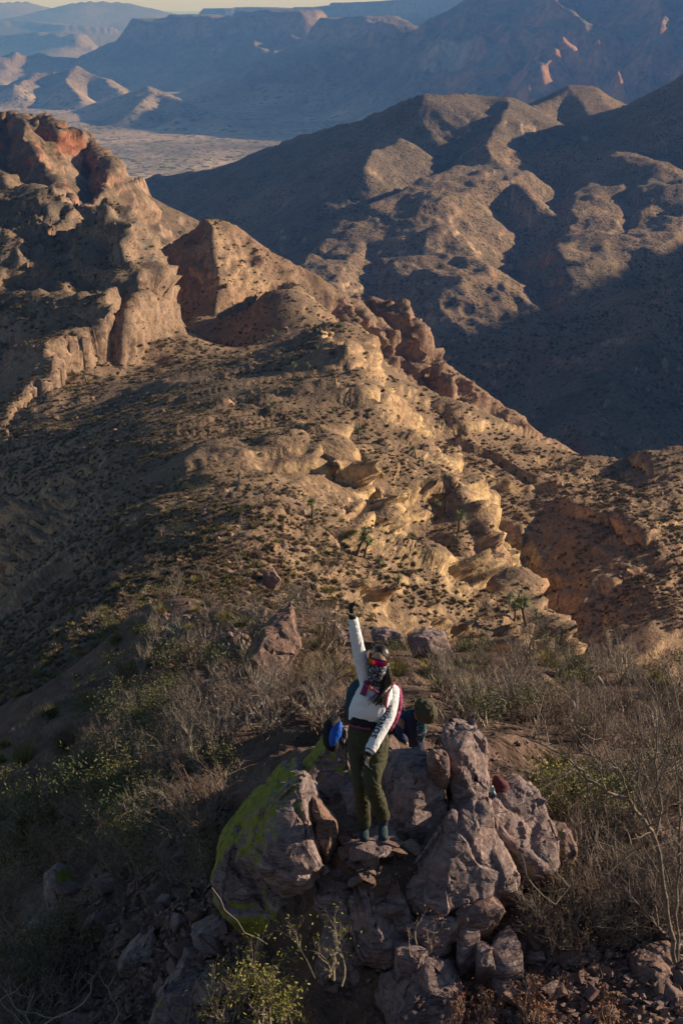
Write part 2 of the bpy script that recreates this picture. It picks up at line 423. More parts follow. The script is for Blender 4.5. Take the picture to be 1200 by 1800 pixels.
d += far * rockm * (fl * (3.0 * tower + 2.2 * crg) + cr * 1.8 + bed * 1.0 * (1 + noise(Xg * .1, Yg * .1, np.floor(st))))
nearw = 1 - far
d += nearw * (F(.18, 6) * np.clip(Yg / 45, .12, 1.0) + F(.9, 4, .55, 1, 3, 'r') * np.clip(Yg / 80, .06, .35))
asp = np.linalg.norm(np.gradient(np.stack([Xg, Yg, Zg], -1), axis=1), axis=-1) / np.linalg.norm(np.gradient(np.stack([Xg, Yg, Zg], -1), axis=0), axis=-1)
am = sstep(1.3, 3.0, asp)
d = gblur(d, 5, 3) * am + d * (1 - am)
P = np.stack([Xg, Yg, Zg], -1) + nrm * d[..., None]
n2 = normals(P[..., 0], P[..., 1], P[..., 2]); st2 = 1 - n2[..., 2]
rock = np.clip(sstep(.25, .42, st2 + .15 * fbm(Xg * .1, Yg * .1, Zg * .1, 3)) * far + nearw * .25, 0, 1)
# colours of the ground itself
soil = np.array([.27, .182, .122]); soil2 = np.array([.215, .15, .105]); rockc = np.array([.38, .26, .17]); yell = np.array([.52, .375, .21]); pink = np.array([.34, .21, .145]); grey = np.array([.17, .145, .125])
a = sstep(-.3, .3, fbm(Xg * .02, Yg * .02, 3.3, 3))[..., None]
base = soil * a + soil2 * (1 - a)
yz = (sstep(-.12, .06, px_) * sstep(380, 300, Yg) * sstep(.25, -.2, fbm(Xg * .015, Yg * .015, 9., 3) - .1 + (px_ - .12) * 3))[..., None]
rc = rockc * (1 - yz) + yell * yz
pk = sstep(.0, .35, fbm(Xg * .03, Yg * .03, Zg * .06, 3))[..., None]; rc = rc * (1 - pk * .7) + pink * pk * .7
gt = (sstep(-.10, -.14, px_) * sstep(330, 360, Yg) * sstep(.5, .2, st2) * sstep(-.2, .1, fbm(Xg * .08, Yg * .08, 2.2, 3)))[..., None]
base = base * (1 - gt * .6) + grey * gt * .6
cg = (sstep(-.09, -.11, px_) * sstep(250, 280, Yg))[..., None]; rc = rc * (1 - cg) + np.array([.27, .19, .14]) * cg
tw = (sstep(440, 455, Yg))[..., None]; rc = rc * (1 - tw) + np.array([.27, .18, .135]) * tw
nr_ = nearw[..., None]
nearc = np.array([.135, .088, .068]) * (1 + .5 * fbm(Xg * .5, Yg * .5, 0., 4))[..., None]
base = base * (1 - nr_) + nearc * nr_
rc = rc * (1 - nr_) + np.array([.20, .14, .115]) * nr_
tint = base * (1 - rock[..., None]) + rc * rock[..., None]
tint_ridge = tint.copy()
shr = np.clip(1 - rock * .8, 0, 1) * far * .45
M_RIDGE = terrain_mat('ridge ground', 1.6, 1.7, .8, .45, speck_col=(.085, .066, .045))
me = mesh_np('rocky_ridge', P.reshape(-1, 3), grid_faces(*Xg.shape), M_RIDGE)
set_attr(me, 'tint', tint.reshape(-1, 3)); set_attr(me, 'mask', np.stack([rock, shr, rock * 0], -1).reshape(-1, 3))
ridge_o = tag(link('rocky_ridge', me), kind='structure')
RIDGE_P = P; RIDGE_N = n2; RIDGE_ROCK = rock
print('ridge', P.shape, round(time.time() - T0, 1))

# ------------------------------------------------------------------ ranges built from crest lines
def seg_field(x, y, lines, warp=0):
    """max over crest segments of crest height minus slope * distance (steeper near the crest when cliff given)"""
    z = np.full(x.shape, -1e9); 
    for ln in lines:
        pts = [np.array(tpt(*p) if p[0] != 'w' else p[1:]) for p in ln['p']]
        s = ln.get('s', .6); cl = ln.get('cliff', 0); cw = ln.get('cw', 1.0); flat = ln.get('flat', 0)
        best = np.full(x.shape, -1e9)
        for a, b in zip(pts[:-1], pts[1:]):
            d = b[:2] - a[:2]; L2 = (d ** 2).sum()
            t = np.clip(((x - a[0]) * d[0] + (y - a[1]) * d[1]) / L2, 0, 1)
            dist = np.sqrt((x - a[0] - t * d[0]) ** 2 + (y - a[1] - t * d[1]) ** 2)
            dist = np.maximum(dist - flat, 0) + .03 * np.minimum(dist, flat)
            zz = a[2] + t * (b[2] - a[2]) - s * dist - cl * sstep(0, cw, dist)
            best = np.maximum(best, zz)
        z = smax(z, best, ln.get('k', 8)) if z.max() > -1e8 else best
    return z
MASSIF = [
 dict(p=[(60,350,2350),(200,332,2250),(270,308,2200),(400,295,2150),(480,248,2100),(560,218,2050),(650,191,2000),(740,157,1950),(830,164,2000),(880,170,2000),(930,186,2100),(1020,152,2250),(1062,162,2300),(1095,196,2350),(1130,200,2300)], s=.50),
 dict(p=[(700,245,1760),(660,262,1700),(630,300,1620)], s=.60),
 dict(p=[(880,170,2000),(866,228,1830),(858,262,1740),(880,296,1650)], s=.62),
 dict(p=[(880,296,1650),(800,325,1560),(730,355,1450),(720,400,1360),(790,480,1240),(885,568,1120)], s=.66, flat=38),
 dict(p=[(730,355,1450),(650,385,1400),(600,420,1320),(560,520,1150)], s=.62, flat=20),
 dict(p=[(880,296,1650),(945,352,1500)], s=.8),
 dict(p=[(1020,152,2250),(1062,200,2050),(1075,243,1850),(1100,275,1720),(1160,300,1640),(1200,340,1560),(1290,380,1500)], s=.52, flat=20),
 dict(p=[(1075,243,1850),(1000,252,1800),(945,258,1780)], s=.6),
 dict(p=[(1100,275,1720),(1050,350,1560),(1030,400,1430),(1040,460,1300),(1060,540,1180),(1010,620,1050)], s=.62, flat=22),
 dict(p=[(1180,310,1640),(1150,400,1420),(1120,440,1340)], s=.6, flat=25),
 dict(p=[(1095,190,2300),(1130,170,2100),(1200,128,1950),(1320,90,1900),(1500,100,1900)], s=.6),
 dict(p=[(1200,480,1150),(1140,560,1020),(1080,650,920),(1000,780,800)], s=.55),
 dict(p=[(1600,300,1500),(1350,420,1350),(1200,480,1150)], s=.55),
]
def gullies(x, y, z0, crest_amp, sc):
    wx = x + 60 * fbm(x * .003, y * .003, 2.2, 2); wy = y + 60 * fbm(x * .003, y * .003, 8.2, 2)
    return (ridged(wx * sc, wy * sc, .5, 5, gain=.5) - .55) * crest_amp + (ridged(wx * .021, wy * .021, 3.5, 3, gain=.5) - .5) * crest_amp * .22
def H_massif(x, y):
    z = seg_field(x + 16 * fbm(x * .006, y * .006, 4.4, 3), y + 16 * fbm(x * .006, y * .006, 6.4, 3), MASSIF)
    return np.maximum(z, -470 + .03 * (y - 1000))
us = ucols(-.25, .25, 430, -.9, 1.3, 40)
Xg, Yg, Zg = grid_mesh(H_massif, us, 640, 3000, 560, 'massif', back=.12, wln=80)
below = np.clip((-60 - Zg) / 120, .15, 1.0)
Zg = Zg + gullies(Xg, Yg, Zg, 15, .0048) * below
SPC = spacing(Xg, Yg, Zg)
nrm = normals(Xg, Yg, Zg); steep = 1 - nrm[..., 2]
rockm = sstep(.18, .4, steep)
cl = sstep(.05, .14, F(.006, 4, .5, 1.6))
d = cl * 2.5 + F(.012, 6, .5) * 3.5 + F(.035, 5, .6, .35, 3, 'r') * 6 * (.35 + rockm)
crest_fade = np.clip(.25 + (-110 - Zg) / 60, .3, 1)
P = np.stack([Xg, Yg, Zg], -1) + nrm * (d * crest_fade)[..., None]
n2 = normals(P[..., 0], P[..., 1], P[..., 2]); st2 = 1 - n2[..., 2]
rock = sstep(.3, .55, st2 + .2 * fbm(Xg * .02, Yg * .02, 1., 3))
a = sstep(-.3, .3, fbm(Xg * .004, Yg * .004, 3.3, 3))[..., None]
base = np.array([.24, .165, .115]) * a + np.array([.18, .135, .10]) * (1 - a)
rp = sstep(.1, .35, fbm(Xg * .006, Yg * .006, Zg * .01 + 4, 3))[..., None]
rc = np.array([.42, .30, .21]) * (1 - rp) + np.array([.34, .17, .11]) * rp
tint = base * (1 - rock[..., None]) + rc * rock[..., None]
M_MASSIF = terrain_mat('massif ground', .42, .27, .74, 2.2)
me = mesh_np('canyon_mountain', P.reshape(-1, 3), grid_faces(*Xg.shape), M_MASSIF)
set_attr(me, 'tint', tint.reshape(-1, 3)); set_attr(me, 'mask', np.stack([rock, 1 - rock, rock * 0], -1).reshape(-1, 3))
tag(link('canyon_mountain', me), kind='structure')
print('massif', P.shape, round(time.time() - T0, 1))

# red-rock hill on the left, between the ridge and the massif
HILL = [
 dict(p=[(-300,160,900),(-100,185,850),(-20,200,800)], s=.6, k=4),
 dict(p=[(-20,200,800),(30,208,790),(75,212,780),(95,236,770),(140,238,790),(165,262,780),(190,290,770),(208,322,760)], s=1.25, cliff=7, cw=6, k=4),
 dict(p=[(30,208,790),(60,260,700),(110,330,640),(150,375,600)], s=1.0, k=4),
 dict(p=[(190,290,770),(195,330,700),(150,375,620)], s=1.2, k=4),
 dict(p=[(-20,200,800),(-40,280,680),(0,330,600)], s=.8, k=4),
 dict(p=[(228,316,900),(244,308,920),(225,335,840)], s=1.8, cliff=4, cw=5, k=4),
]
def H_hill(x, y):
    return np.maximum(seg_field(x + 5 * fbm(x * .02, y * .02, 4.4, 3), y + 5 * fbm(x * .02, y * .02, 6.4, 3), HILL), -260)
us = ucols(-.26, -.125, 210, -.8, -.09, 40)
Xg, Yg, Zg = grid_mesh(H_hill, us, 500, 1150, 260, 'hill', back=.2, wln=100)
SPC = spacing(Xg, Yg, Zg)
nrm = normals(Xg, Yg, Zg); steep = 1 - nrm[..., 2]; rockm = sstep(.2, .4, steep)
d = F(.02, 5) * 3.5 + F(.07, 4, .55, .3, 2, 'r') * 3.5 * (.3 + rockm) + sstep(.05, .14, F(.02, 4, .5, 1.5, 6)) * 3
P = np.stack([Xg, Yg, Zg], -1) + nrm * d[..., None]
n2 = normals(P[..., 0], P[..., 1], P[..., 2]); st2 = 1 - n2[..., 2]
rock = sstep(.25, .5, st2 + .2 * fbm(Xg * .05, Yg * .05, 1., 3))
rp = sstep(.0, .3, fbm(Xg * .02, Yg * .02, Zg * .05 + 4, 3))[..., None] * sstep(-95, -75, Zg)[..., None]
rc = np.array([.29, .20, .145]) * (1 - rp) + np.array([.33, .14, .085]) * rp
tint = np.array([.17, .12, .085]) * (1 - rock[..., None]) + rc * rock[..., None]
M_HILL = terrain_mat('red hill ground', .7, .28, .6, .8)
me = mesh_np('red_rock_hill', P.reshape(-1, 3), grid_faces(*Xg.shape), M_HILL)
set_attr(me, 'tint', tint.reshape(-1, 3)); set_attr(me, 'mask', np.stack([rock, 1 - rock, rock * 0], -1).reshape(-1, 3))
tag(link('red_rock_hill', me), kind='structure')

# ------------------------------------------------------------------ far country: valley plain, mesas, far hills
FARL = [
 # mesa range
 dict(p=[(-20,98,8600),(60,96,8800),(150,103,9000)], s=.3, flat=60, cliff=30, cw=60, k=20),
 dict(p=[(130,62,12500),(60,58,12800),(-100,60,13000)], s=.3, flat=100, cliff=60, cw=90, k=20),
 dict(p=[(290,32,9000),(350,25,9000),(395,29,8800)], s=.42, flat=150, cliff=90, cw=110, k=20),
 dict(p=[(470,20,8600),(520,17,8500)], s=.42, flat=150, cliff=90, cw=110, k=20),
 dict(p=[(600,31,7600),(650,30,7500),(690,42,7300)], s=.42, flat=130, cliff=90, cw=110, k=20),
 dict(p=[(560,60,8600),(800,40,8200),(1100,20,8000)], s=.4, flat=100, cliff=40, cw=60, k=20),
 dict(p=[(400,14,13000),(450,12,13000),(560,16,12500)], s=.35, flat=200, cliff=90, cw=110, k=20),
 dict(p=[(560,12,11500),(640,4,11500),(760,-4,11000),(1000,-30,10500),(1400,-60,10500)], s=.35, flat=200, cliff=90, cw=110, k=20),
 # far hills
 dict(p=[(-100,2,19000),(-10,6,19000),(40,1,19500),(75,12,19500)], s=.22, k=30),
 dict(p=[(100,24,17500),(130,4,17500),(160,1,17500),(215,3,17500),(250,14,17500),(285,26,17500)], s=.22, k=30),
 dict(p=[(-60,40,15500),(40,36,15500),(120,44,15000),(180,48,15000)], s=.2, flat=100, cliff=30, cw=60, k=30),
 # valley hills
 dict(p=[(-160,150,7000),(-60,150,7100),(0,147,7200),(60,127,7300),(128,117,7300),(165,135,7200),(200,150,7000),(228,172,6700)], s=.42, k=12),
 dict(p=[(215,160,6500),(248,150,6500),(262,162,6200),(330,187,5900),(392,210,5600)], s=.42, k=12),
 dict(p=[(128,117,7300),(110,150,6900),(140,172,6600)], s=.45, k=12),
 dict(p=[(60,127,7300),(20,155,6800)], s=.45, k=12),
 dict(p=[(262,162,6200),(230,192,5800)], s=.45, k=12),
 dict(p=[(330,187,5900),(310,212,5600)], s=.45, k=12),
 # high red mountain, top right
 dict(p=[(800,30,7400),(850,-20,6800),(980,-60,6400),(1150,-80,6200),(1400,-90,6200),(1800,-80,6400)], s=.6, cliff=50, cw=50, k=20),
 dict(p=[(975,-60,6400),(985,0,5900),(1018,45,5600),(1040,90,5300),(1075,150,4900),(1100,200,4600)], s=.72, cliff=30, cw=30, k=10),
 dict(p=[(1018,45,5600),(980,120,5200),(930,170,4900)], s=.7, k=10),
 dict(p=[(1150,-70,6100),(1160,20,5600),(1165,90,5200),(1120,150,4900)], s=.8, cliff=30, cw=30, k=10),
 dict(p=[(1230,-60,6000),(1260,60,5100),(1230,140,4700)], s=.8, cliff=30, cw=30, k=10),
 dict(p=[(850,-20,6800),(800,70,6300),(750,140,5700),(720,190,5400)], s=.55, k=15),
 dict(p=[(880,0,6700),(900,90,5700),(880,150,5300)], s=.6, k=15),
]
PLAIN = -470.0
def H_far(x, y):
    w = np.clip(y / 8000, .4, 1.6)
    z = seg_field(x + 55 * w * fbm(x * .0016, y * .0016, 4.4, 3), y + 55 * w * fbm(x * .0016, y * .0016, 6.4, 3), FARL)
    pl = PLAIN + 10 * fbm(x * .0012, y * .0012, 1.1, 3) + 28 * sstep(300, -900, x + .05 * y) * 0
    return smax(z, pl, 14)
us = ucols(-.25, .25, 520, -1.2, 1.4, 50)
Xg, Yg, Zg = grid_mesh(H_far, us, 2400, 48000, 380, 'far', back=.25, wln=120, nf=1400)
up = np.clip((Zg - PLAIN - 6) / 120, 0, 1)
w = np.clip(Yg / 6000, .5, 2)
SPC = spacing(Xg, Yg, Zg)
redm = sstep(.03, .07, Xg / Yg) * sstep(7600, 6900, Yg)
fade = np.clip((-20 - Zg) / 160, .08, 1) * up
Zg = Zg + (redm * (F(.0028, 6, .5, .3, 0, 'r') * 110 + F(.02, 4) * 14) + (1 - redm) * (F(.005, 5, .6, .3, 0, 'r') * 36 + F(.02, 4, .6) * 8)) * fade
nrm = normals(Xg, Yg, Zg); st2 = 1 - nrm[..., 2]
rock = sstep(.18, .4, st2 + .2 * fbm(Xg * .004, Yg * .004, 1., 3)) * up
redz = (sstep(.03, .10, Xg / Yg) * sstep(7400, 6600, Yg))[..., None]
rc = np.array([.23, .16, .12]) * (1 - redz) + np.array([.34, .17, .11]) * redz
pale = (sstep(.18, .0, np.abs(Xg / Yg - .075) * 6) * sstep(7400, 6500, Yg) * sstep(-.1, .2, fbm(Xg * .004, Yg * .004, 2., 4)))[..., None]
rc = rc * (1 - pale) + np.array([.42, .36, .30]) * pale
va = fbm(Xg * .0015, Yg * .004, 3.3, 4)[..., None]
pln = np.array([.40, .30, .23]) * (1 + .35 * va)
grn = (sstep(.15, .4, fbm(Xg * .0025, Yg * .0025, 7.7, 3)) * (1 - up))[..., None]
pln = pln * (1 - .45 * grn) + np.array([.085, .10, .05]) * .45 * grn
hill = np.array([.17, .128, .092])
base = pln * (1 - up[..., None]) + hill * up[..., None]
tint = base * (1 - rock[..., None]) + rc * rock[..., None]
M_FAR = terrain_mat('far ground', .05, .03, .6, 12.0, speck_col=(.06, .062, .035))
P = np.stack([Xg, Yg, Zg], -1)
me = mesh_np('valley_and_mesas', P.reshape(-1, 3), grid_faces(*Xg.shape), M_FAR)
set_attr(me, 'tint', tint.reshape(-1, 3)); set_attr(me, 'mask', np.stack([rock, (1 - rock) * sstep(9000, 6000, Yg), rock * 0], -1).reshape(-1, 3))
tag(link('valley_and_mesas', me), kind='structure')
print('far', P.shape, round(time.time() - T0, 1))

# the mountain across the canyon to the right, outside the frame, whose shade fills the canyon
SIDE = [dict(p=[('w',1500,500,110),('w',1350,900,150),('w',1380,1300,215),('w',1480,1640,175),('w',1600,2000,60)], s=.5),
        dict(p=[('w',1350,900,60),('w',900,850,-150)], s=.5), dict(p=[('w',1400,1300,70),('w',1000,1200,-60)], s=.5)]
gx, gy = np.meshgrid(np.linspace(420, 2600, 150), np.linspace(150, 2500, 150), indexing='ij')
gz = np.maximum(seg_field(gx, gy, SIDE) + gullies(gx, gy, 0, 50, .004), -480)
me = mesh_np('side_mountain', np.stack([gx, gy, gz], -1).reshape(-1, 3), grid_faces(150, 150), M_MASSIF)
set_attr(me, 'tint', np.tile([.15, .11, .08], (22500, 1))); set_attr(me, 'mask', np.tile([.3, .7, 0], (22500, 1)))
tag(link('side_mountain', me), kind='structure')
# wide ground under everything
q = np.array([(-60000, -20000, -480), (60000, -20000, -480), (60000, 60000, -480), (-60000, 60000, -480)], float)
me = mesh_np('ground', q, np.array([[0, 1, 2, 3]]), M_FAR)
set_attr(me, 'tint', np.tile([.17, .13, .10], (4, 1))); set_attr(me, 'mask', np.tile([0, .0, 0], (4, 1)))
tag(link('ground', me), kind='structure')

# ------------------------------------------------------------------ haze
hz = bpy.data.materials.new('haze'); hz.use_nodes = True; nt = hz.node_tree; nt.nodes.remove(nt.nodes['Principled BSDF'])
pv = nt.nodes.new('ShaderNodeVolumePrincipled'); pv.inputs['Color'].default_value = (.135, .345, 1.0, 1); pv.inputs['Absorption Color'].default_value = (1, 1, 1, 1)
pv.inputs['Density'].default_value = 8.6e-5; pv.inputs['Anisotropy'].default_value = .0
nt.links.new(pv.outputs[0], nt.nodes['Material Output'].inputs['Volume'])
bm = bmesh.new(); bmesh.ops.create_cube(bm, size=1)
me = bpy.data.meshes.new('haze'); 
for v in bm.verts: v.co = Vector((v.co.x * 119000, 20000 + v.co.y * 79000, -481 - 1 + (v.co.z + .5) * 900))
bm.to_mesh(me); bm.free(); me.materials.append(hz)
HAZE = tag(link('haze', me), kind='stuff')
# ================================================================== NEAR THINGS
# a coarse copy of the ridge surface to stand things on
_q = RIDGE_P[::2, ::2]; _nc, _nr = _q.shape[:2]
BVH = BVHTree.FromPolygons(_q.reshape(-1, 3).tolist(), grid_faces(_nc, _nr).tolist())
def hit(px, py):
    d = at(px, py, 1.0).normalized()
    h = BVH.ray_cast(Vector((0, 0, 0)), d)
    return (h[0], h[1]) if h[0] is not None else (None, None)
def ground(x, y, dflt=-7.0):
    h = BVH.ray_cast(Vector((x, y, 60)), Vector((0, 0, -1)))
    return h[0].z if h[0] is not None else dflt
def to_px(p):
    f = p[1] * CP - p[2] * SP; u = p[1] * SP + p[2] * CP
    return 600 + FPX * p[0] / f, 900 - FPX * u / f

# ------------------------------------------------------------------ rock material
def rock_material(name, ca, cb, cc, sc=1.0, bd=.03):
    m, nt, b = nodes_mat(name); v = coords(nt); v2 = coords(nt, (1.2, 1.0, 5.0), (.5, .55, .3))
    n1 = tex(nt, v, 2.2 * sc, 6, .62); n2 = tex(nt, v, 14 * sc, 6, .68, .3); st = tex(nt, v2, 3.2 * sc, 7, .62, 1.3); cr = tex(nt, v2, 1.1 * sc, 4, .5, 2.5)
    col = mix(nt, ca, cb, ramp(nt, n1, [(.36, 0), (.62, 1)]))
    col = mix(nt, col, cc, ramp(nt, st, [(.52, 0), (.66, .75)]))
    col = mix(nt, col, ramp(nt, n2, [(.28, .55), (.5, 1.0), (.74, 1.4)]), 1.0, 'MULTIPLY')
    ck = ramp(nt, cr, [(.485, 1), (.495, .3), (.505, 1)])
    ck2 = ramp(nt, st, [(.45, 1), (.46, .6), (.47, 1)])
    col = mix(nt, col, ck, .55, 'MULTIPLY'); col = mix(nt, col, ck2, .6, 'MULTIPLY')
    a = N(nt, 'ShaderNodeAttribute', attribute_name='lichen'); sp = N(nt, 'ShaderNodeSeparateColor'); nt.links.new(a.outputs['Color'], sp.inputs[0])
    ln = tex(nt, v, 9 * sc, 6, .75)
    ad = N(nt, 'ShaderNodeMath', operation='MULTIPLY_ADD'); nt.links.new(ln, ad.inputs[0]); ad.inputs[1].default_value = 1.7
    nt.links.new(sp.outputs[0], ad.inputs[2])
    lf = ramp(nt, ad.outputs[0], [(1.30 / 2, 0), (1.42 / 2, 1)])
    # ramp input is clamped to 1, so halve the sum first
    hv = N(nt, 'ShaderNodeMath', operation='MULTIPLY'); nt.links.new(ad.outputs[0], hv.inputs[0]); hv.inputs[1].default_value = .5
    lf.node.inputs[0].links and nt.links.remove(lf.node.inputs[0].links[0]); nt.links.new(hv.outputs[0], lf.node.inputs[0])
    lc = mix(nt, (.15, .155, .025), (.33, .32, .05), n2)
    col = mix(nt, col, lc, lf)
    nt.links.new(col, b.inputs['Base Color']); b.inputs['Roughness'].default_value = .85; b.inputs['Specular IOR Level'].default_value = .25
    p = bump(nt, None, st, .7, bd * .7); p = bump(nt, None, ck, .8, bd * .7, p); bump(nt, b, n2, .8, bd * .5, p)
    return m
M_ROCK = rock_material('pink grey rock', (.31, .215, .195), (.19, .145, .15), (.40, .31, .28))
M_ROCK2 = rock_material('red brown rock', (.25, .15, .115), (.17, .11, .095), (.34, .24, .19))
M_STONE = rock_material('loose stone', (.26, .165, .14), (.16, .105, .098), (.36, .26, .22), 2.2, .012)

def shape_rock(pts, name, cuts=4, amp=1.0, mat=None, lichen=None, seed=0, seg=.045):
    """convex hull of points -> dense broken surface"""
    bm = bmesh.new()
    for p in pts: bm.verts.new(p)
    r = bmesh.ops.convex_hull(bm, input=bm.verts)
    bmesh.ops.delete(bm, geom=[v for v in bm.verts if not v.link_faces], context='VERTS')
    cc = sum((v.co for v in bm.verts), Vector()) / len(bm.verts); rr_ = random.Random(seed * 3 + 1)
    for _ in range(11):                                          # broken corners
        nv = Vector((rr_.gauss(0, 1), rr_.gauss(-.4, 1), rr_.gauss(.1, 1))).normalized()
        ext = max((v.co - cc).dot(nv) for v in bm.verts)
        g = bmesh.ops.bisect_plane(bm, geom=bm.verts[:] + bm.edges[:] + bm.faces[:], plane_co=cc + nv * ext * rr_.uniform(.74, .92), plane_no=nv, clear_outer=True)
        ed = [e for e in g['geom_cut'] if isinstance(e, bmesh.types.BMEdge)]
        if ed: bmesh.ops.contextual_create(bm, geom=ed)
    bm.normal_update()
    bmesh.ops.bevel(bm, geom=list(bm.edges), offset=.012 * amp, segments=1, affect='EDGES', profile=.5)
    bmesh.ops.triangulate(bm, faces=bm.faces)
    for _ in range(cuts):
        es = [e for e in bm.edges if e.calc_length() > seg * 1.4]
        if not es: break
        bmesh.ops.subdivide_edges(bm, edges=es, cuts=1, use_grid_fill=False)
        bmesh.ops.triangulate(bm, faces=[f for f in bm.faces if len(f.verts) > 3])
    bm.normal_update()
    co = np.array([v.co[:] for v in bm.verts]); no = np.array([v.normal[:] for v in bm.verts])
    x, y, z = co.T; o = seed * 7.3
    # tilted foliation: s runs across the beds
    s = (.72 - .5 * ((seed * 37) % 10) / 10) * x - .35 * y + (.35 + .4 * ((seed * 53) % 10) / 10) * z + .12 * fbm(x * 1.5 + o, y * 1.5, z * 1.5, 3)
    t1 = .8 * x + .5 * y - .3 * z
    f1 = fbm(x * 1.7 + o, y * 1.7, z * 1.7, 5, gain=.55)
    f2 = ridged(t1 * 1.3 + o, s * 5.5, y * 1.1, 4) - .5
    q = s * 5.0 + o; sf = q - np.floor(q); lay = (sstep(0, .2, sf) * sstep(1, .75, sf) - .6) * (.6 + noise(np.floor(q) * 3.1, t1 * 1.2, o))
    crk = -sstep(.10, .0, np.abs(noise(x * 1.9 + o, y * 1.9 + 3, z * 1.9 - 5)))
    bk = blocks(x / .24 + o, y / .24, s / .16, .5) * .013 + blocks(x / .11 + o, y / .11, s / .08, .5) * .006
    d = amp * (bk + .034 * f1 + .016 * f2 + .009 * lay + .026 * crk)
    co = co + no * d[:, None]
    for v, c in zip(bm.verts, co): v.co = c
    me = bpy.data.meshes.new(name); bm.normal_update(); no = np.array([v.normal[:] for v in bm.verts])
    bm.to_mesh(me); bm.free()
    me.polygons.foreach_set('use_smooth', np.zeros(len(me.polygons), bool))
    me.materials.append(mat or M_ROCK)
    li = np.full(len(co), -.5)
    if lichen:      # (direction, strength): lichen grows on the side that looks that way
        for dv, sg, zlim in lichen:
            dv = Vector(dv).normalized(); dd = no @ np.array(dv[:])
            m_ = sg * sstep(.5, .85, dd) - .55 * (1 - sstep(.35, .7, dd))
            if zlim: m_ = np.where((co[:, 2] > zlim[0]) & (co[:, 2] < zlim[1]), m_, -.5)
            li = np.maximum(li, m_ + .0)
    set_attr(me, 'lichen', np.stack([li] * 3, -1))
    return me
def rock(outline, Yb, lean=.0022, depth=.5, bulge=.10, label='', name='boulder', lichen=None, mat=None, amp=1.0, seed=0, drop=.35, group=None, down=.3, grow_=1.14, seg=.028):
    """outline in photograph pixels; the lowest pixel stands at Yb metres, higher pixels lean back; solid behind"""
    r = random.Random(seed + 5)
    yb = max(p[1] for p in outline); fr = []
    for px, py in outline:
        fr.append(at(px, py, Yb + (yb - py) * lean * Yb / 10 + r.uniform(-.04, .04) * amp))
    c = sum(fr, Vector()) / len(fr); fr = [c + (p - c) * grow_ for p in fr]; w = max((p - c).length for p in fr)
    pts = list(fr)
    for i, p in enumerate(fr):                                  # the back of the rock
        q = c + (p - c) * r.uniform(.75, .95)
        pts.append(q + Vector((r.uniform(-.05, .05) * amp, depth * r.uniform(.7, 1.1), -drop * depth * r.uniform(.3, 1))))
        if p.z < c.z: pts.append(p + Vector((0, depth * .4, -down)))
    for k in range(3):
        a = r.random() * 6.28; q = c + (fr[int(r.random() * len(fr))] - c) * r.uniform(.1, .55)
        pts.append(q + Vector((0, -bulge * r.uniform(.6, 1.2), bulge * .3)))
    loc = c
    me = shape_rock([p - loc for p in pts], name, 6, amp, mat, lichen, seed, seg)
    o = link(name, me, loc=loc); tag(o, label, 'rock', group)
    return o
LW = (-.85, -.35, .35)
rock([(506,1371),(545,1395),(560,1500),(565,1600),(520,1660),(450,1668),(400,1620),(383,1541),(398,1495),(424,1455),(465,1405)], 9.75, .0030, .75, .02, 'large slab with a yellow green lichen edge at the left end of the outcrop', lichen=[((-.9,.1,.45),.85,None),((-.1,-1,.0),.75,(-.95,-.24))], seed=1)
rock([(531,1380),(545,1420),(562,1518),(550,1547),(494,1541),(424,1496),(440,1462),(504,1392)], 9.55, .0032, .6, .12, 'grey pink boulder leaning on the lichen edged slab at the left of the outcrop', seed=2, lichen=[((-.7,-.2,.6),.55,None)])
rock([(606,1288),(618,1330),(625,1385),(640,1470),(615,1525),(575,1500),(556,1455),(534,1385),(560,1340)], 10.35, .0034, .9, .03, 'upright slab with a green lichen sheet on its upper edge, left behind the woman', lichen=[((-.55,.1,.8),1.1,None)], seed=3)
rock([(545,1405),(570,1422),(590,1452),(574,1494),(557,1468)], 9.75, .003, .3, .06, 'narrow brown rock wedged between the two left slabs', mat=M_ROCK2, seed=4, amp=.6)
rock([(600,1480),(640,1478),(652,1560),(628,1600),(585,1560)], 9.75, .0028, .5, .05, 'dark rock block below the feet of the woman, left of the flat stone', seed=5, amp=.8)
rock([(712,1333),(762,1342),(778,1425),(787,1452),(762,1490),(712,1520),(684,1508),(690,1415),(682,1394),(694,1352)], 9.95, .0030, .75, .14, 'tall rounded boulder just right of the woman with a crack down its face', seed=6, grow_=1.04)
rock([(668,1312),(690,1300),(705,1330),(712,1352),(690,1368),(664,1362)], 10.9, .003, .5, .08, 'small sunlit pink boulder behind the knee of the woman', mat=M_STONE, seed=7, amp=.7)
rock([(668,1362),(700,1362),(700,1420),(680,1445),(662,1420)], 10.5, .003, .45, .05, 'shaded brown rock between the woman and the tall rounded boulder', mat=M_ROCK2, seed=8, amp=.6)
rock([(788,1303),(812,1290),(838,1286),(854,1308),(858,1363),(861,1415),(832,1434),(798,1437),(789,1363)], 10.2, .0030, .8, .1, 'tall blocky boulder topping the right half of the outcrop, lichen on its left shoulder', grow_=1.0, lichen=[((-.6,-.3,.6),.35,(.12,.8))], seed=9)
rock([(762,1322),(786,1326),(788,1350),(778,1358),(755,1344)], 10.3, .003, .25, .05, 'pale fist shaped stone jammed between the two tall boulders', mat=M_STONE, seed=10, amp=.5)
rock([(793,1440),(830,1424),(856,1426),(866,1470),(872,1560),(840,1592),(795,1618),(742,1616),(712,1556),(737,1518),(773,1496)], 9.45, .0036, .8, .14, 'broad swirled grey boulder at the centre right of the outcrop', seed=11)
rock([(852,1455),(872,1470),(898,1540),(918,1556),(912,1577),(868,1584),(850,1540),(846,1490)], 9.6, .0034, .5, .08, 'cracked lower block on the right side of the swirled grey boulder', seed=12, amp=.8)
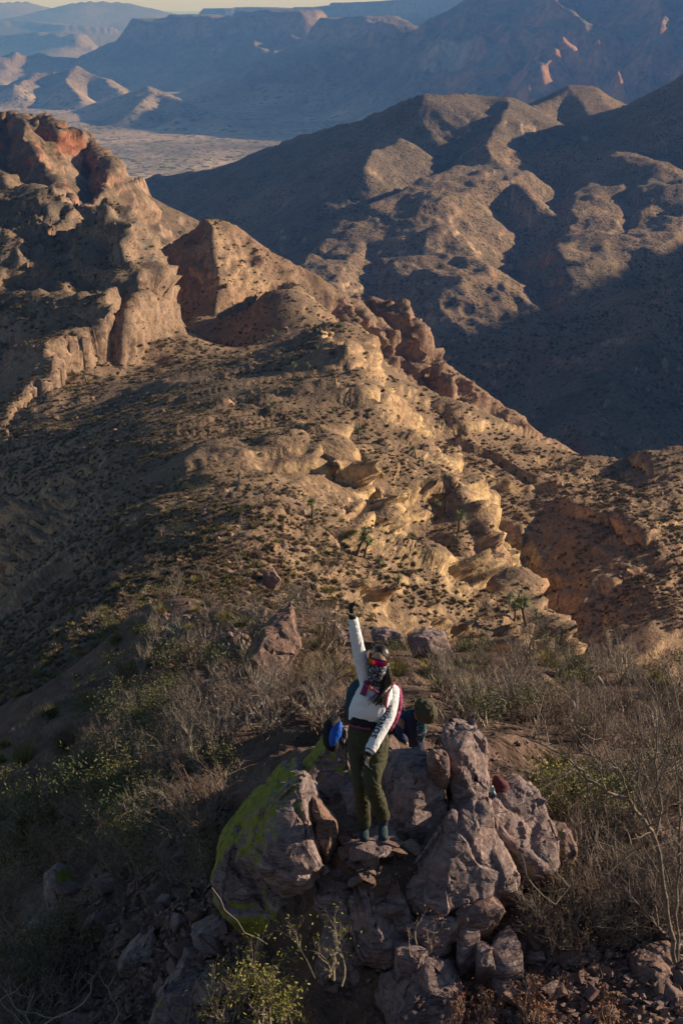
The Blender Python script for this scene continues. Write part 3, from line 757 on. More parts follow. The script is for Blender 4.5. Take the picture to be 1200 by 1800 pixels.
rock([(866,1408),(907,1394),(935,1408),(955,1432),(975,1482),(980,1540),(964,1562),(928,1572),(898,1520),(876,1468)], 9.9, .0034, .8, .12, 'boulder with yellow lichen patches at the right end of the outcrop', lichen=[((-.85,-.5,.1),.5,None)], seed=13)
rock([(969,1468),(1000,1466),(1012,1490),(998,1510),(976,1508)], 10.2, .003, .35, .05, 'small sunlit rock touching the right end of the outcrop', mat=M_STONE, seed=14, amp=.6, lichen=[((-.6,-.2,.6),.5,None)])
rock([(649,1556),(674,1590),(712,1642),(712,1672),(682,1690),(638,1686),(622,1642),(615,1590)], 9.2, .0036, .6, .1, 'slanted grey slab below the centre of the outcrop', seed=15)
rock([(585,1548),(622,1566),(616,1618),(590,1640),(550,1606),(556,1566)], 9.45, .003, .5, .08, 'dark blocky rock left of the slanted grey slab', seed=16, amp=.8, lichen=[((0,-1,.1),.2,(-.5,-.1))])
FOOT = rock([(622,1482),(655,1462),(702,1452),(714,1468),(698,1494),(654,1518),(618,1520)], 9.5, .011, .6, .0, 'flat stone the woman stands on in the middle of the outcrop', seed=17, amp=.5)
rock([(600,1400),(640,1395),(668,1420),(672,1460),(640,1490),(600,1470)], 10.2, .003, .6, .05, 'deeply shaded rock directly behind the boots of the woman', seed=51, amp=.8)
rock([(690,1500),(730,1510),(735,1560),(700,1575),(672,1548)], 9.75, .003, .5, .05, 'shaded rock filling the gap between the flat stone and the swirled boulder', seed=52, amp=.8)
rock([(560,1500),(600,1505),(605,1555),(570,1575),(548,1545)], 9.85, .003, .5, .05, 'small shaded block in the cleft left of the flat stone', seed=53, amp=.8)
rock([(560,1640),(610,1620),(640,1690),(620,1740),(560,1730)], 9.15, .003, .5, .05, 'dark rock in the shade between the crooked grey bush and the slanted slab', seed=54, amp=.8)
rock([(700,1680),(745,1672),(750,1700),(700,1720)], 9.0, .003, .4, .05, 'dark rock wedged above the big ridge backed boulder', seed=55, amp=.7)
rock([(805,1640),(840,1636),(842,1680),(808,1690)], 9.15, .003, .4, .05, 'dark block right under the sunlit flat topped block', seed=56, amp=.6)
rock([(668,1560),(700,1566),(715,1600),(728,1640),(700,1632),(678,1600)], 9.4, .003, .4, .05, 'small grey wedge right of the slanted grey slab', seed=18, amp=.6)
rock([(728,1618),(770,1612),(806,1625),(800,1672),(760,1690),(725,1670)], 9.2, .003, .5, .08, 'low dark rock at the foot of the swirled grey boulder', seed=19, amp=.8)
rock([(742,1686),(770,1692),(796,1712),(806,1756),(800,1815),(651,1815),(659,1772),(700,1722)], 8.7, .0040, .7, .1, 'big ridge backed boulder with a sunlit crest at the bottom of the picture', seed=20)
rock([(814,1590),(860,1583),(881,1602),(850,1628),(811,1638),(804,1606)], 9.3, .0045, .45, .06, 'sunlit flat topped block below the swirled grey boulder', mat=M_STONE, seed=21, amp=.6)
rock([(868,1663),(912,1660),(917,1712),(870,1716)], 9.05, .0035, .35, .05, 'square dark block low at the right of the outcrop', seed=22, amp=.6)
rock([(840,1672),(866,1668),(868,1705),(842,1700)], 9.05, .0035, .3, .04, 'smaller square block left beside the square dark block', seed=23, amp=.5)
rock([(893,1750),(935,1748),(946,1772),(938,1790),(896,1788)], 8.85, .004, .35, .05, 'round shouldered red brown rock near the bottom edge, right of centre', mat=M_ROCK2, seed=24, amp=.6)
rock([(868,1718),(905,1716),(910,1752),(872,1756)], 8.95, .0035, .3, .04, 'grey rock under the square dark block', seed=25, amp=.5)
rock([(1118,1697),(1150,1690),(1197,1687),(1204,1716),(1167,1732),(1120,1722)], 9.0, .0045, .5, .05, 'long sunlit pink rock at the lower right edge of the picture', mat=M_STONE, seed=26, amp=.7)
rock([(1093,1728),(1130,1724),(1156,1734),(1162,1764),(1122,1768),(1096,1750)], 8.9, .0045, .45, .05, 'sunlit pink rock under the long pink rock at lower right', mat=M_STONE, seed=27, amp=.7)
rock([(1080,1762),(1120,1757),(1168,1780),(1174,1812),(1086,1812)], 8.75, .0045, .45, .05, 'pale boulder in the bottom right corner', mat=M_STONE, seed=28, amp=.7)
rock([(1176,1735),(1206,1728),(1212,1768),(1180,1766)], 8.95, .004, .35, .05, 'rock against the right edge above the bottom right corner', mat=M_ROCK2, seed=29, amp=.6)
rock([(210,1692),(240,1655),(267,1637),(274,1668),(248,1696)], 10.3, .004, .4, .05, 'tilted dark slab in the shaded scree left of the outcrop', seed=30, amp=.6)
rock([(340,1652),(372,1632),(394,1623),(396,1640),(360,1662)], 10.0, .004, .35, .03, 'low flat slab beside the lower left of the outcrop', seed=31, amp=.5)
rock([(268,1806),(292,1752),(320,1722),(367,1717),(388,1760),(392,1806)], 9.3, .0045, .6, .06, 'mossy lichen boulder at the bottom left of the leafy bush', seed=32, lichen=[((-.3,-.6,.6),.42,None)])
rock([(75,1545),(100,1530),(122,1560),(116,1600),(88,1604)], 13.6, .003, .4, .06, 'small boulder with a bright lichen patch alone on the shaded left slope', seed=33, amp=.7, lichen=[((.8,-.3,.3),.8,None),((0,-1,0),.3,None)])
rock([(40,1630),(72,1612),(90,1640),(70,1668),(42,1660)], 12.6, .003, .4, .05, 'small dark lichen boulder near the left edge', seed=34, amp=.7, lichen=[((-.6,-.4,.5),.5,None)])
def rock_at(outline, label, **k):
    yb = max(p[1] for p in outline); cx = sum(p[0] for p in outline) / len(outline)
    h, _ = hit(cx, yb)
    return rock(outline, h.y if h else 20, label=label, **k)
rock_at([(465,1112),(486,1102),(508,1095),(522,1140),(490,1196),(440,1218),(430,1182),(448,1150)], 'outcrop rock streaked with bright lichen on the slope left of the raised arm', seed=35, lean=.008, depth=1.8, amp=1.6, lichen=[((-.6,-.6,.5),.45,None)], mat=M_ROCK2, seg=.10)
rock_at([(574,1112),(590,1102),(606,1120),(600,1136),(576,1134)], 'knobbly mossy rock behind the raised arm', seed=37, depth=.5, amp=.7, seg=.06)
rock_at([(655,1118),(680,1108),(704,1116),(712,1138),(672,1142)], 'grey boulder just above the head of the woman', seed=38, depth=.6, amp=.8, seg=.07)
rock_at([(716,1128),(748,1116),(782,1124),(792,1150),(740,1158)], 'grey boulder among shrubs right of the head of the woman', seed=39, depth=.8, amp=.9, seg=.07)
rock_at([(462,1010),(480,1006),(492,1022),(486,1038),(464,1036)], 'dark red boulder alone on the ridge above the shrubs', seed=40, depth=1.5, amp=1.6, mat=M_ROCK2, seg=.2)
rock_at([(230,1330),(262,1322),(288,1345),(270,1362),(236,1356)], 'grey rock half hidden among twigs left of the outcrop', seed=41, depth=.6, amp=.8, seg=.07)
rock_at([(1010,1378),(1040,1370),(1060,1392),(1040,1405),(1012,1400)], 'weathered pink rock behind the yellow green bush', seed=42, depth=.5, amp=.7, seg=.07, mat=M_STONE)
print('rocks', round(time.time() - T0, 1))

# ------------------------------------------------------------------ loose stones
def stone_mesh(seed, n=11, flat=.6, nm='stone', mat=None):
    r = random.Random(seed); bm = bmesh.new()
    for _ in range(n):
        v = Vector((r.gauss(0, 1), r.gauss(0, 1), r.gauss(0, 1))).normalized() * r.uniform(.75, 1)
        bm.verts.new((v.x * r.uniform(.8, 1.1), v.y * .8, v.z * flat))
    bmesh.ops.convex_hull(bm, input=bm.verts)
    bmesh.ops.delete(bm, geom=[v for v in bm.verts if not v.link_faces], context='VERTS')
    if nm == 'stone': bmesh.ops.bevel(bm, geom=list(bm.edges), offset=.05, segments=1, affect='EDGES')
    bmesh.ops.triangulate(bm, faces=bm.faces)
    me = bpy.data.meshes.new(nm); bm.to_mesh(me); bm.free(); me.materials.append(mat or M_STONE); set_attr(me, 'lichen', np.full((len(me.vertices), 3), -.5))
    return me
SM = [stone_mesh(i, 9 + i % 5, .45 + .1 * (i % 4), mat=(M_STONE, M_ROCK, M_ROCK2)[i % 3]) for i in range(14)]
def in_outcrop(px, py): return 395 < px < 975 and 1300 < py < 1650 + 30 * (px < 800)
def stones(n, xr, yr, size, label, group, seed, pw=1.8):
    r = random.Random(seed); k = 0; tries = 0
    while k < n and tries < n * 6:
        tries += 1
        px, py = r.uniform(*xr), r.uniform(*yr)
        if in_outcrop(px, py) and group != 'stones packed in the hollow' and r.random() < .97: continue
        h, nn = hit(px, py)
        if h is None: continue
        s = size[0] + (size[1] - size[0]) * r.random() ** pw
        o = link('stone', SM[r.randrange(14)], loc=h + Vector((0, 0, s * .15)))
        o.scale = (s, s * r.uniform(.7, 1.1), s * r.uniform(.6, 1)); o.rotation_euler = (r.uniform(-.5, .5), r.uniform(-.5, .5), r.uniform(0, 6.3))
        tag(o, label, 'stone', group); k += 1
stones(92, (110, 430), (1550, 1810), (.05, .26), 'loose grey pink stone in the shaded scree left of the outcrop', 'stones of the left scree', 1)
stones(88, (780, 1200), (1580, 1810), (.04, .18), 'loose angular stone on the ground right of and below the outcrop', 'stones of the right scree', 2)
stones(15, (560, 800), (1480, 1800), (.03, .10), 'small stone caught between the boulders of the outcrop', 'stones caught in the outcrop', 3)
stones(46, (575, 730), (1485, 1610), (.09, .22), 'angular stone packed into the hollow below the boots', 'stones packed in the hollow', 6)
stones(20, (560, 1200), (1150, 1330), (.05, .16), 'loose stone among the shrubs on the knoll behind the outcrop', 'stones on the knoll', 4)
stones(35, (220, 560), (860, 1110), (.2, .7), 'reddish rock lying on the ridge slope above the dark hollow', 'rocks on the ridge slope', 5)

def merged(meshes, mats_xyz, name, kind_name, mat, attr=None, cols=None):
    """many transformed copies of small meshes joined into one mesh (numpy); mats_xyz: list of (mesh index, 3x3, loc)"""
    src = []
    for me in meshes:
        v = np.empty(len(me.vertices) * 3, np.float32); me.vertices.foreach_get('co', v)
        me.calc_loop_triangles(); t = np.empty(len(me.loop_triangles) * 3, np.int32); me.loop_triangles.foreach_get('vertices', t)
        src.append((v.reshape(-1, 3), t.reshape(-1, 3)))
    V, Fc, Cc, off = [], [], [], 0
    for i, (k, M, L) in enumerate(mats_xyz):
        v, t = src[k]; V.append(v @ M.T + L); Fc.append(t + off); off += len(v)
        if cols is not None: Cc.append(np.repeat(cols[i][None], len(v), 0))
    me = mesh_np(name, np.concatenate(V), np.concatenate(Fc), mat, False)
    if attr: set_attr(me, attr, np.concatenate(Cc) if cols is not None else np.full((off, 3), -.5))
    return me
def rot_np(r, tilt=.5):
    a, b, c = r.uniform(-tilt, tilt), r.uniform(-tilt, tilt), r.uniform(0, 6.283)
    return np.array(Matrix.Rotation(c, 3, 'Z') @ Matrix.Rotation(a, 3, 'X') @ Matrix.Rotation(b, 3, 'Y'))
GM = [stone_mesh(60 + i, 7, .6, nm='gravel') for i in range(6)]
r = random.Random(9); L = []
for zone, n, sz in (((100, 430, 1540, 1810), 2600, (.012, .09)), ((780, 1200, 1570, 1810), 2800, (.01, .075)), ((540, 800, 1480, 1810), 600, (.01, .04)), ((560, 1200, 1130, 1560), 1800, (.012, .06)), ((200, 620, 850, 1150), 1500, (.06, .25))):
    for _ in range(n):
        h, nn = hit(r.uniform(zone[0], zone[1]), r.uniform(zone[2], zone[3]))
        if h is None: continue
        s = sz[0] + (sz[1] - sz[0]) * r.random() ** 2.5
        L.append((r.randrange(6), rot_np(r) * s, np.array(h[:]) + (0, 0, s * .2)))
me = merged(GM, L, 'gravel', 'gravel', M_STONE, 'lichen')
tag(link('gravel', me), kind='stuff')
# blocks and broken ledges on the far slopes of the ridge
rk = RIDGE_ROCK; nc, nr = rk.shape; r = random.Random(19); L = []; TN = []
BM_ = [stone_mesh(80 + i, 9, .7, nm='gravel') for i in range(6)]
tintflat = tint_ridge.reshape(nc, nr, 3)
for _ in range(60000):
    i, j = r.randrange(20, nc - 20), r.randrange(0, nr)
    p = RIDGE_P[i, j]
    if p[1] < 70 or p[1] > 440 or len(L) > 5500: continue
    if noise(p[0] * .05, p[1] * .05, p[2] * .05) + .9 * rk[i, j] < .38 + .4 * r.random(): continue
    s = p[1] / 250 * (.25 + 1.1 * r.random() ** 4)
    M = rot_np(r, .4) * s; L.append((r.randrange(6), M, p + (0, 0, -s * .1)))
    TN.append(tintflat[i, j] * .4 + (np.array([.40, .27, .16]) * r.uniform(.6, 1.05)) * .6)
M_BLOCK = terrain_mat('ridge blocks', 2.2, .5, .3, .2)
me = merged(BM_, L, 'ridge_rubble', 'rubble', M_BLOCK, 'tint', TN)
set_attr(me, 'mask', np.tile([1, 0, 0], (len(me.vertices), 1)))
tag(link('ridge_rubble', me), kind='stuff')
print('stones', len(L), round(time.time() - T0, 1))

# ------------------------------------------------------------------ plants
M_TWIG = plain('grey twigs', (.29, .235, .195), .9, .35, 6)
M_TWIG_B = plain('brown twigs', (.22, .15, .115), .9, .35, 6)
M_TWIG_P = plain('pale bark', (.33, .28, .22), .85, .3, 6)
M_TUFT = plain('yellow green blades', (.24, .20, .06), .8, .35, 3)
M_TUFT2 = plain('olive blades', (.12, .115, .045), .8, .35, 3)
M_LEAF = plain('yellow green leaves', (.26, .25, .05), .6, .4, 30)
M_LEAFO = plain('rust leaves', (.27, .11, .045), .7, .4, 30)
M_YUC = plain('yucca blades', (.20, .22, .10), .7, .3, 4)
M_OLV1 = plain('olive leaves', (.13, .125, .05), .7, .4, 20)
M_OLV2 = plain('dull green leaves', (.085, .10, .045), .7, .4, 20)
M_BARK = plain('weathered bark', (.20, .165, .135), .9, .45, 14, .2, 0, .6, 60)
M_TRUNK = plain('yucca trunk', (.10, .075, .055), .95, .3, 4)
M_AGAVE = plain('agave blades', (.16, .21, .17), .6, .2, 6)

def tubes(segs, sides=3):
    """segs: (p0, p1, r0, r1) -> verts, tris"""
    n = len(segs); A = np.array([s[0][:] for s in segs]); B = np.array([s[1][:] for s in segs])
    ra = np.array([s[2] for s in segs]); rb = np.array([s[3] for s in segs])
    d = B - A; d /= np.linalg.norm(d, axis=1)[:, None] + 1e-9
    u = np.cross(d, np.where(np.abs(d[:, 2:3]) > .9, [[1., 0, 0]], [[0, 0, 1.]])); u /= np.linalg.norm(u, axis=1)[:, None] + 1e-9
    w = np.cross(d, u); V = []
    for k in range(sides):
        a = 2 * math.pi * k / sides; o = math.cos(a) * u + math.sin(a) * w
        V += [A + o * ra[:, None], B + o * rb[:, None]]
    V = np.stack(V, 1)                       # n, 2*sides, 3
    base = (np.arange(n) * 2 * sides)[:, None, None]; F_ = []
    for k in range(sides):
        a, b = 2 * k, 2 * ((k + 1) % sides); F_ += [(a, b, b + 1), (a, b + 1, a + 1)]
    return V.reshape(-1, 3), (np.array(F_)[None] + base).reshape(-1, 3)
def grow(r, p, d, ln, rad, depth, out, tips, wig=.35, up=.15, kids=(2, 3), shrink=.68, spread=.75, steps=3):
    seg = ln / steps
    for i in range(steps):
        d = (d + Vector((r.gauss(0, wig), r.gauss(0, wig), r.gauss(0, wig) + up)) * .5).normalized()
        q = p + d * seg; r1 = rad * (1 - .25 * (i + 1) / steps)
        out.append((p, q, rad, r1)); p = q; rad = r1
        if depth > 0 and i < steps - 1 and r.random() < .55:
            a = Vector((r.gauss(0, 1), r.gauss(0, 1), r.gauss(0, .6))).normalized()
            grow(r, p, (d + a * spread * 1.1).normalized(), ln * shrink * r.uniform(.6, 1), rad * .68, depth - 1, out, tips, wig, up, kids, shrink, spread, steps)
    if depth > 0:
        for k in range(r.randint(*kids)):
            a = Vector((r.gauss(0, 1), r.gauss(0, 1), r.gauss(0, .6))).normalized()
            grow(r, p, (d + a * spread).normalized(), ln * shrink * r.uniform(.7, 1.1), rad * .74, depth - 1, out, tips, wig, up, kids, shrink, spread, steps)
    else: tips.append((p, d))
def shrub_mesh(seed, stems=7, depth=3, ln=.34, rad=.011, spread=.8, mat=None, up=.12, flare=.9, name='bare_shrub', steps=3, sides=3):
    r = random.Random(seed); out = []; tips = []
    for k in range(stems):
        a = r.uniform(0, 6.283); d = Vector((math.cos(a) * flare * r.uniform(.4, 1), math.sin(a) * flare * r.uniform(.4, 1), 1)).normalized()
        grow(r, Vector((r.gauss(0, .05), r.gauss(0, .05), -.04)), d, ln * r.uniform(.7, 1.2), rad * r.uniform(.7, 1.2), depth, out, tips, .35, up, (2, 3), .66, spread, steps)
    v, f = tubes(out, sides); me = mesh_np(name, v, f, mat or M_TWIG, False); return me, tips
def blades(r, n, h, w, spread, droop=.25, base=.1, segs=2):
    V, F_ = [], []
    for k in range(n):
        a = r.uniform(0, 6.283); el = math.acos(1 - r.random() * spread) ; d = Vector((math.cos(a) * math.sin(el), math.sin(a) * math.sin(el), math.cos(el)))
        p = Vector((r.gauss(0, base), r.gauss(0, base), 0)); s = d.cross(Vector((0, 0, 1))); s = s.normalized() if s.length > .01 else Vector((1, 0, 0))
        L_ = h * r.uniform(.6, 1.1); o = len(V)
        m = p + d * L_ * .55; t = p + d * L_ + Vector((0, 0, -droop * L_ * math.sin(el)))
        V += [p + s * w, p - s * w, m + s * w * .8, m - s * w * .8, t]; F_ += [(o, o + 1, o + 3), (o, o + 3, o + 2), (o + 2, o + 3, o + 4)]
    return V, F_
def tuft_mesh(seed, n=420, h=.40, w=.0055, mat=None, name='grass_tuft', spread=1.0, base=.07, droop=.12):
    V, F_ = blades(random.Random(seed), n, h, w, spread, droop, base)
    return mesh_np(name, np.array([v[:] for v in V]), np.array(F_), mat or M_TUFT, False)
def leaves_on(r, tips, size, n_per, jitter, mat, name, stretch=2.2):
    V, F_ = [], []
    for p, d in tips:
        for _ in range(n_per):
            c = p + Vector((r.gauss(0, jitter), r.gauss(0, jitter), r.gauss(0, jitter)))
            a = Vector((r.gauss(0, 1), r.gauss(0, 1), r.gauss(0, 1))).normalized(); b = a.cross(Vector((r.gauss(0, 1), r.gauss(0, 1), r.gauss(0, 1)))).normalized()
            s = size * r.uniform(.6, 1.2); o = len(V)
            V += [c - a * s * stretch * .5, c + b * s * .35, c + a * s * stretch * .5, c - b * s * .35]; F_ += [(o, o + 1, o + 2, o + 3)]
    return mesh_np(name, np.array([v[:] for v in V]), np.array(F_), mat, False)

SHR = [shrub_mesh(s, stems=7, depth=3, ln=.30, rad=.014, mat=(M_TWIG, M_TWIG_B, M_TWIG)[s % 3])[0] for s in range(6)]
TUF = [tuft_mesh(20 + s, mat=(M_TUFT, M_TUFT, M_TUFT2)[s % 3], h=.36) for s in range(3)]
TRE = [shrub_mesh(40 + s, stems=3, depth=4, ln=.42, rad=.022, spread=.6, up=.28, flare=.55, mat=(M_TWIG_P, M_TWIG)[s % 2], name='bare_tree')[0] for s in range(3)]
LFM = []
for s_ in range(3):
    _o, _t = [], []
    _r = random.Random(900 + s_)
    for k_ in range(7):
        a_ = _r.uniform(0, 6.28); grow(_r, Vector((0, 0, 0)), Vector((math.cos(a_) * .7, math.sin(a_) * .7, 1)).normalized(), .3, .01, 3, _o, _t, .35, .12, (2, 3), .66, .8, 2)
    LFM.append(leaves_on(_r, _t, .022, 4, .05, (M_OLV1, M_OLV2, M_OLV1)[s_], 'leafy_shrub', 2.4))
def put(meshes, name, label, cat, group, px, py, s, r, sink=0.0):
    h, nn = hit(px, py)
    if h is None: return None
    o = link(name, meshes if not isinstance(meshes, list) else meshes[r.randrange(len(meshes))], loc=h + Vector((0, 0, -sink)))
    o.scale = (s * r.uniform(.85, 1.15), s * r.uniform(.85, 1.15), s * r.uniform(.8, 1.1)); o.rotation_euler = (0, 0, r.uniform(0, 6.28))
    tag(o, label, cat, group); return o
r = random.Random(77)
def blocked(px, py):        # keep plants off the rocks, the people and the loose scree
    if 385 < px < 985 and 1285 < py < 1810: return True
    if 590 < px < 770 and 1200 < py < 1330: return True
    if 130 < px < 420 and 1560 < py: return True
    if 980 < px < 1200 and py > 1660: return True
    return False
FIRST = {}
def many(meshes, name, label, cat, group, n, xr, yr, sr, keep=None):
    k = t = 0
    while k < n and t < n * 8:
        t += 1; px, py = r.uniform(*xr), yr[0] + (yr[1] - yr[0]) * r.random()
        if blocked(px, py): continue
        if keep and not keep(px, py): continue
        o = put(meshes, name, label, cat, group, px, py, r.uniform(*sr), r)
        if o:
            k += 1; FIRST.setdefault((name, o.data.name), o)
many(SHR, 'bare_shrub', 'leafless twiggy shrub on the sunlit knoll behind the outcrop', 'shrub', 'bare shrubs on the knoll', 95, (700, 1210), (1140, 1330), (.45, 1.0))
many(SHR, 'bare_shrub', 'leafless shrub at the edge of the dark slope left of the outcrop', 'shrub', 'bare shrubs left of the outcrop', 65, (200, 610), (1190, 1480), (.7, 1.25))
many(SHR, 'bare_shrub', 'leafless shrub on the ridge slope above the outcrop', 'shrub', 'bare shrubs on the ridge slope', 70, (150, 640), (880, 1190), (1.0, 1.9))
many(SHR, 'bare_shrub', 'dry tangled shrub on the ground right of the outcrop', 'shrub', 'bare shrubs right of the outcrop', 36, (985, 1210), (1330, 1670), (.4, .8))
many(SHR, 'bare_shrub', 'leafless shrub in the deep shade at the left edge', 'shrub', 'bare shrubs in the shade', 30, (0, 260), (1250, 1620), (.7, 1.2))
many(TUF, 'grass_tuft', 'yellow green tuft on the ridge slope left of the raised arm', 'grass tuft', 'green tufts on the ridge slope', 40, (180, 620), (860, 1200), (.8, 1.7))
many(TUF, 'grass_tuft', 'yellow green tuft among shrubs on the knoll', 'grass tuft', 'green tufts on the knoll', 34, (690, 1200), (1110, 1230), (.6, 1.1))
many(TUF, 'grass_tuft', 'dark green tuft on the shaded left slope', 'grass tuft', 'green tufts in the shade', 34, (0, 300), (900, 1480), (.8, 1.7))
for px, py, s in ((707,1140,1.15),(648,1240,.8),(958,1172,1.3),(290,1155,1.5),(345,1025,2.0),(400,1090,1.5),(305,970,1.8),(285,1080,1.8),(440,1055,1.4),(620,1190,.7)):
    put(TUF[:2], 'grass_tuft', 'bright round yellow green tuft standing out among grey shrubs', 'grass tuft', 'bright round tufts', px, py, s, r)
many(LFM, 'leafy_shrub', 'round olive leaved shrub among grey bare shrubs on the knoll', 'shrub', 'olive shrubs on the knoll', 12, (700, 1210), (1120, 1300), (.6, 1.1))
many(LFM, 'leafy_shrub', 'round olive leaved shrub on the ridge slope above the woman', 'shrub', 'olive shrubs on the ridge slope', 30, (120, 640), (850, 1200), (.9, 1.9))
many(LFM, 'leafy_shrub', 'olive leaved shrub in the deep shade left of the outcrop', 'shrub', 'olive shrubs in the shade', 34, (0, 330), (1150, 1600), (.8, 1.5))
many(TRE, 'bare_tree', 'small leafless tree with pale crooked limbs on the ridge slope', 'tree', 'bare little trees on the ridge slope', 16, (120, 620), (920, 1200), (1.0, 1.9))
many(TRE, 'bare_tree', 'small leafless tree standing on the sunlit knoll', 'tree', 'bare little trees on the knoll', 12, (760, 1200), (1150, 1320), (.7, 1.25))
many(TRE, 'bare_tree', 'spreading leafless shrub tree with sunlit tips left of the outcrop', 'tree', 'leafless shrub trees left of the outcrop', 16, (230, 600), (1250, 1400), (.55, .95), lambda x, y: x + (y - 1250) * .9 < 590)
print('near plants', round(time.time() - T0, 1))

# scrub that goes on where single plants can no longer be counted: instanced from the plants above
def scatter(name, pts, scl, rots, idx, sources):
    me = bpy.data.meshes.new(name); me.vertices.add(len(pts)); me.vertices.foreach_set('co', np.asarray(pts, np.float32).ravel())
    for nm, arr, ty in (('s', scl, 'FLOAT'), ('rz', rots, 'FLOAT'), ('vi', idx, 'INT')):
        at_ = me.attributes.new(nm, ty, 'POINT'); at_.data.foreach_set('value', np.asarray(arr, np.int32 if ty == 'INT' else np.float32))
    o = link(name, me); ng = bpy.data.node_groups.new(name, 'GeometryNodeTree')
    ng.interface.new_socket('Geometry', in_out='INPUT', socket_type='NodeSocketGeometry'); ng.interface.new_socket('Geometry', in_out='OUTPUT', socket_type='NodeSocketGeometry')
    gi = ng.nodes.new('NodeGroupInput'); go = ng.nodes.new('NodeGroupOutput'); jn = ng.nodes.new('GeometryNodeJoinGeometry')
    def named(n, t):
        a = ng.nodes.new('GeometryNodeInputNamedAttribute'); a.data_type = t; a.inputs['Name'].default_value = n; return a.outputs['Attribute']
    for k, src in enumerate(sources):
        ip = ng.nodes.new('GeometryNodeInstanceOnPoints'); oi = ng.nodes.new('GeometryNodeObjectInfo'); oi.transform_space = 'ORIGINAL'; oi.inputs['Object'].default_value = src
        oi.inputs['As Instance'].default_value = True
        cmp_ = ng.nodes.new('FunctionNodeCompare'); cmp_.data_type = 'INT'; cmp_.operation = 'EQUAL'
        i_ = [s for s in cmp_.inputs if s.enabled and s.type == 'INT'] or [cmp_.inputs[2], cmp_.inputs[3]]
        ng.links.new(named('vi', 'INT'), i_[0]); i_[1].default_value = k
        cx = ng.nodes.new('ShaderNodeCombineXYZ'); ng.links.new(named('rz', 'FLOAT'), cx.inputs[2])
        ng.links.new(gi.outputs[0], ip.inputs['Points']); ng.links.new(oi.outputs['Geometry'], ip.inputs['Instance'])
        ng.links.new(cmp_.outputs[0], ip.inputs['Selection']); ng.links.new(cx.outputs[0], ip.inputs['Rotation'])
        ng.links.new(named('s', 'FLOAT'), ip.inputs['Scale']); ng.links.new(ip.outputs[0], jn.inputs[0])
    ng.links.new(jn.outputs[0], go.inputs[0])
    md = o.modifiers.new('scatter', 'NODES'); md.node_group = ng
    return tag(o, kind='stuff')
def ridge_points(n, y0, y1, dens, seed, world_uniform=True):
    rs = np.random.RandomState(seed); nc, nr = RIDGE_ROCK.shape
    i = rs.randint(0, nc - 1, n); j = rs.randint(0, nr - 1, n); a, b = rs.rand(n, 1), rs.rand(n, 1)
    p = RIDGE_P[i, j] * (1 - a) * (1 - b) + RIDGE_P[i + 1, j] * a * (1 - b) + RIDGE_P[i, j + 1] * (1 - a) * b + RIDGE_P[i + 1, j + 1] * a * b
    u = p[:, 0] / p[:, 1]; ok = (p[:, 1] > y0) & (p[:, 1] < y1) & (np.abs(u) < .36)
    ok &= rs.rand(n) < dens(p, RIDGE_ROCK[i, j], u)
    return p[ok], rs
shs = [FIRST[k] for k in FIRST if k[0] == 'bare_shrub'][:6]; tfs = [FIRST[k] for k in FIRST if k[0] == 'leafy_shrub'][:3]
def keepoff(p):
    f = p[:, 1] * CP - p[:, 2] * SP; u = p[:, 1] * SP + p[:, 2] * CP; px = 600 + FPX * p[:, 0] / f; py = 900 - FPX * u / f
    return ~(((px > 385) & (px < 985) & (py > 1300)) | ((px > 130) & (px < 420) & (py > 1560)) | ((px > 960) & (py > 1640)) | ((px > 590) & (px < 780) & (py > 1215)) | (p[:, 1] < 9))
pts, rs = ridge_points(60000, 9, 75, lambda p, rk, u: np.clip(.11 * (p[:, 1] / 20) ** .3 * (1 + 3.0 * noise(p[:, 0] * .45, p[:, 1] * .45, 0.)), 0, 1) * (1 - .9 * sstep(.5, .9, rk)), 31)
pts = pts[keepoff(pts)]; n = len(pts); print('near scrub', n)
scatter('near_scrub', pts, (.28 + .75 * rs.rand(n) ** 1.5), rs.rand(n) * 6.28, np.where(rs.rand(n) < .06, 6 + rs.randint(0, 3, n), rs.randint(0, 6, n)), shs + tfs)
# low, sparse bushes for the ridge further off
def bush_mesh(seed, mat, n=90, nm='low_bush'):
    r_ = random.Random(seed); V, F_ = [], []
    for k in range(n):
        a = r_.uniform(0, 6.283); el = r_.uniform(.0, 1.5); d = Vector((math.cos(a) * math.sin(el), math.sin(a) * math.sin(el), math.cos(el) * .75))
        s = d.cross(Vector((r_.gauss(0, 1), r_.gauss(0, 1), 1))).normalized(); o = len(V); L_ = r_.uniform(.25, .55); b_ = d * L_ * r_.uniform(.0, .6)
        V += [b_ + s * .045, b_ - s * .045, d * L_ + s * r_.uniform(-.06, .06)]; F_ += [(o, o + 1, o + 2)]
    return mesh_np(nm, np.array([v[:] for v in V]), np.array(F_), mat, False)
M_B = [plain('dry brush', (.29, .21, .14), .95, .3, .4), plain('grey brush', (.24, .19, .145), .95, .3, .4), plain('olive brush', (.165, .155, .08), .9, .3, .4), plain('yellow brush', (.24, .21, .085), .9, .3, .4)]
bsh = []
for k in range(4):
    o = None
    for t in range(40):
        h, nn = hit(rng.uniform(250, 600), rng.uniform(700, 900))
        if h: break
    o = link('low_bush', bush_mesh(200 + k, M_B[k]), loc=h); o.scale = (1.6,) * 3
    tag(o, ('low dry brown bush on the upper ridge slope', 'low grey bush on the upper ridge slope', 'low olive bush on the upper ridge slope', 'low yellowish bush on the upper ridge slope')[k], 'bush')
    bsh.append(o)
pts, rs = ridge_points(520000, 60, 520, lambda p, rk, u: np.clip(.5 * (1 + 1.8 * fbm(p[:, 0] * .05, p[:, 1] * .05, 0., 3)), 0, 1) * (1 - .9 * sstep(.3, .8, rk)) * (1 + 1.5 * sstep(-.07, -.15, u) * sstep(300, 220, p[:, 1])), 32)
n = len(pts); print('far scrub', n)
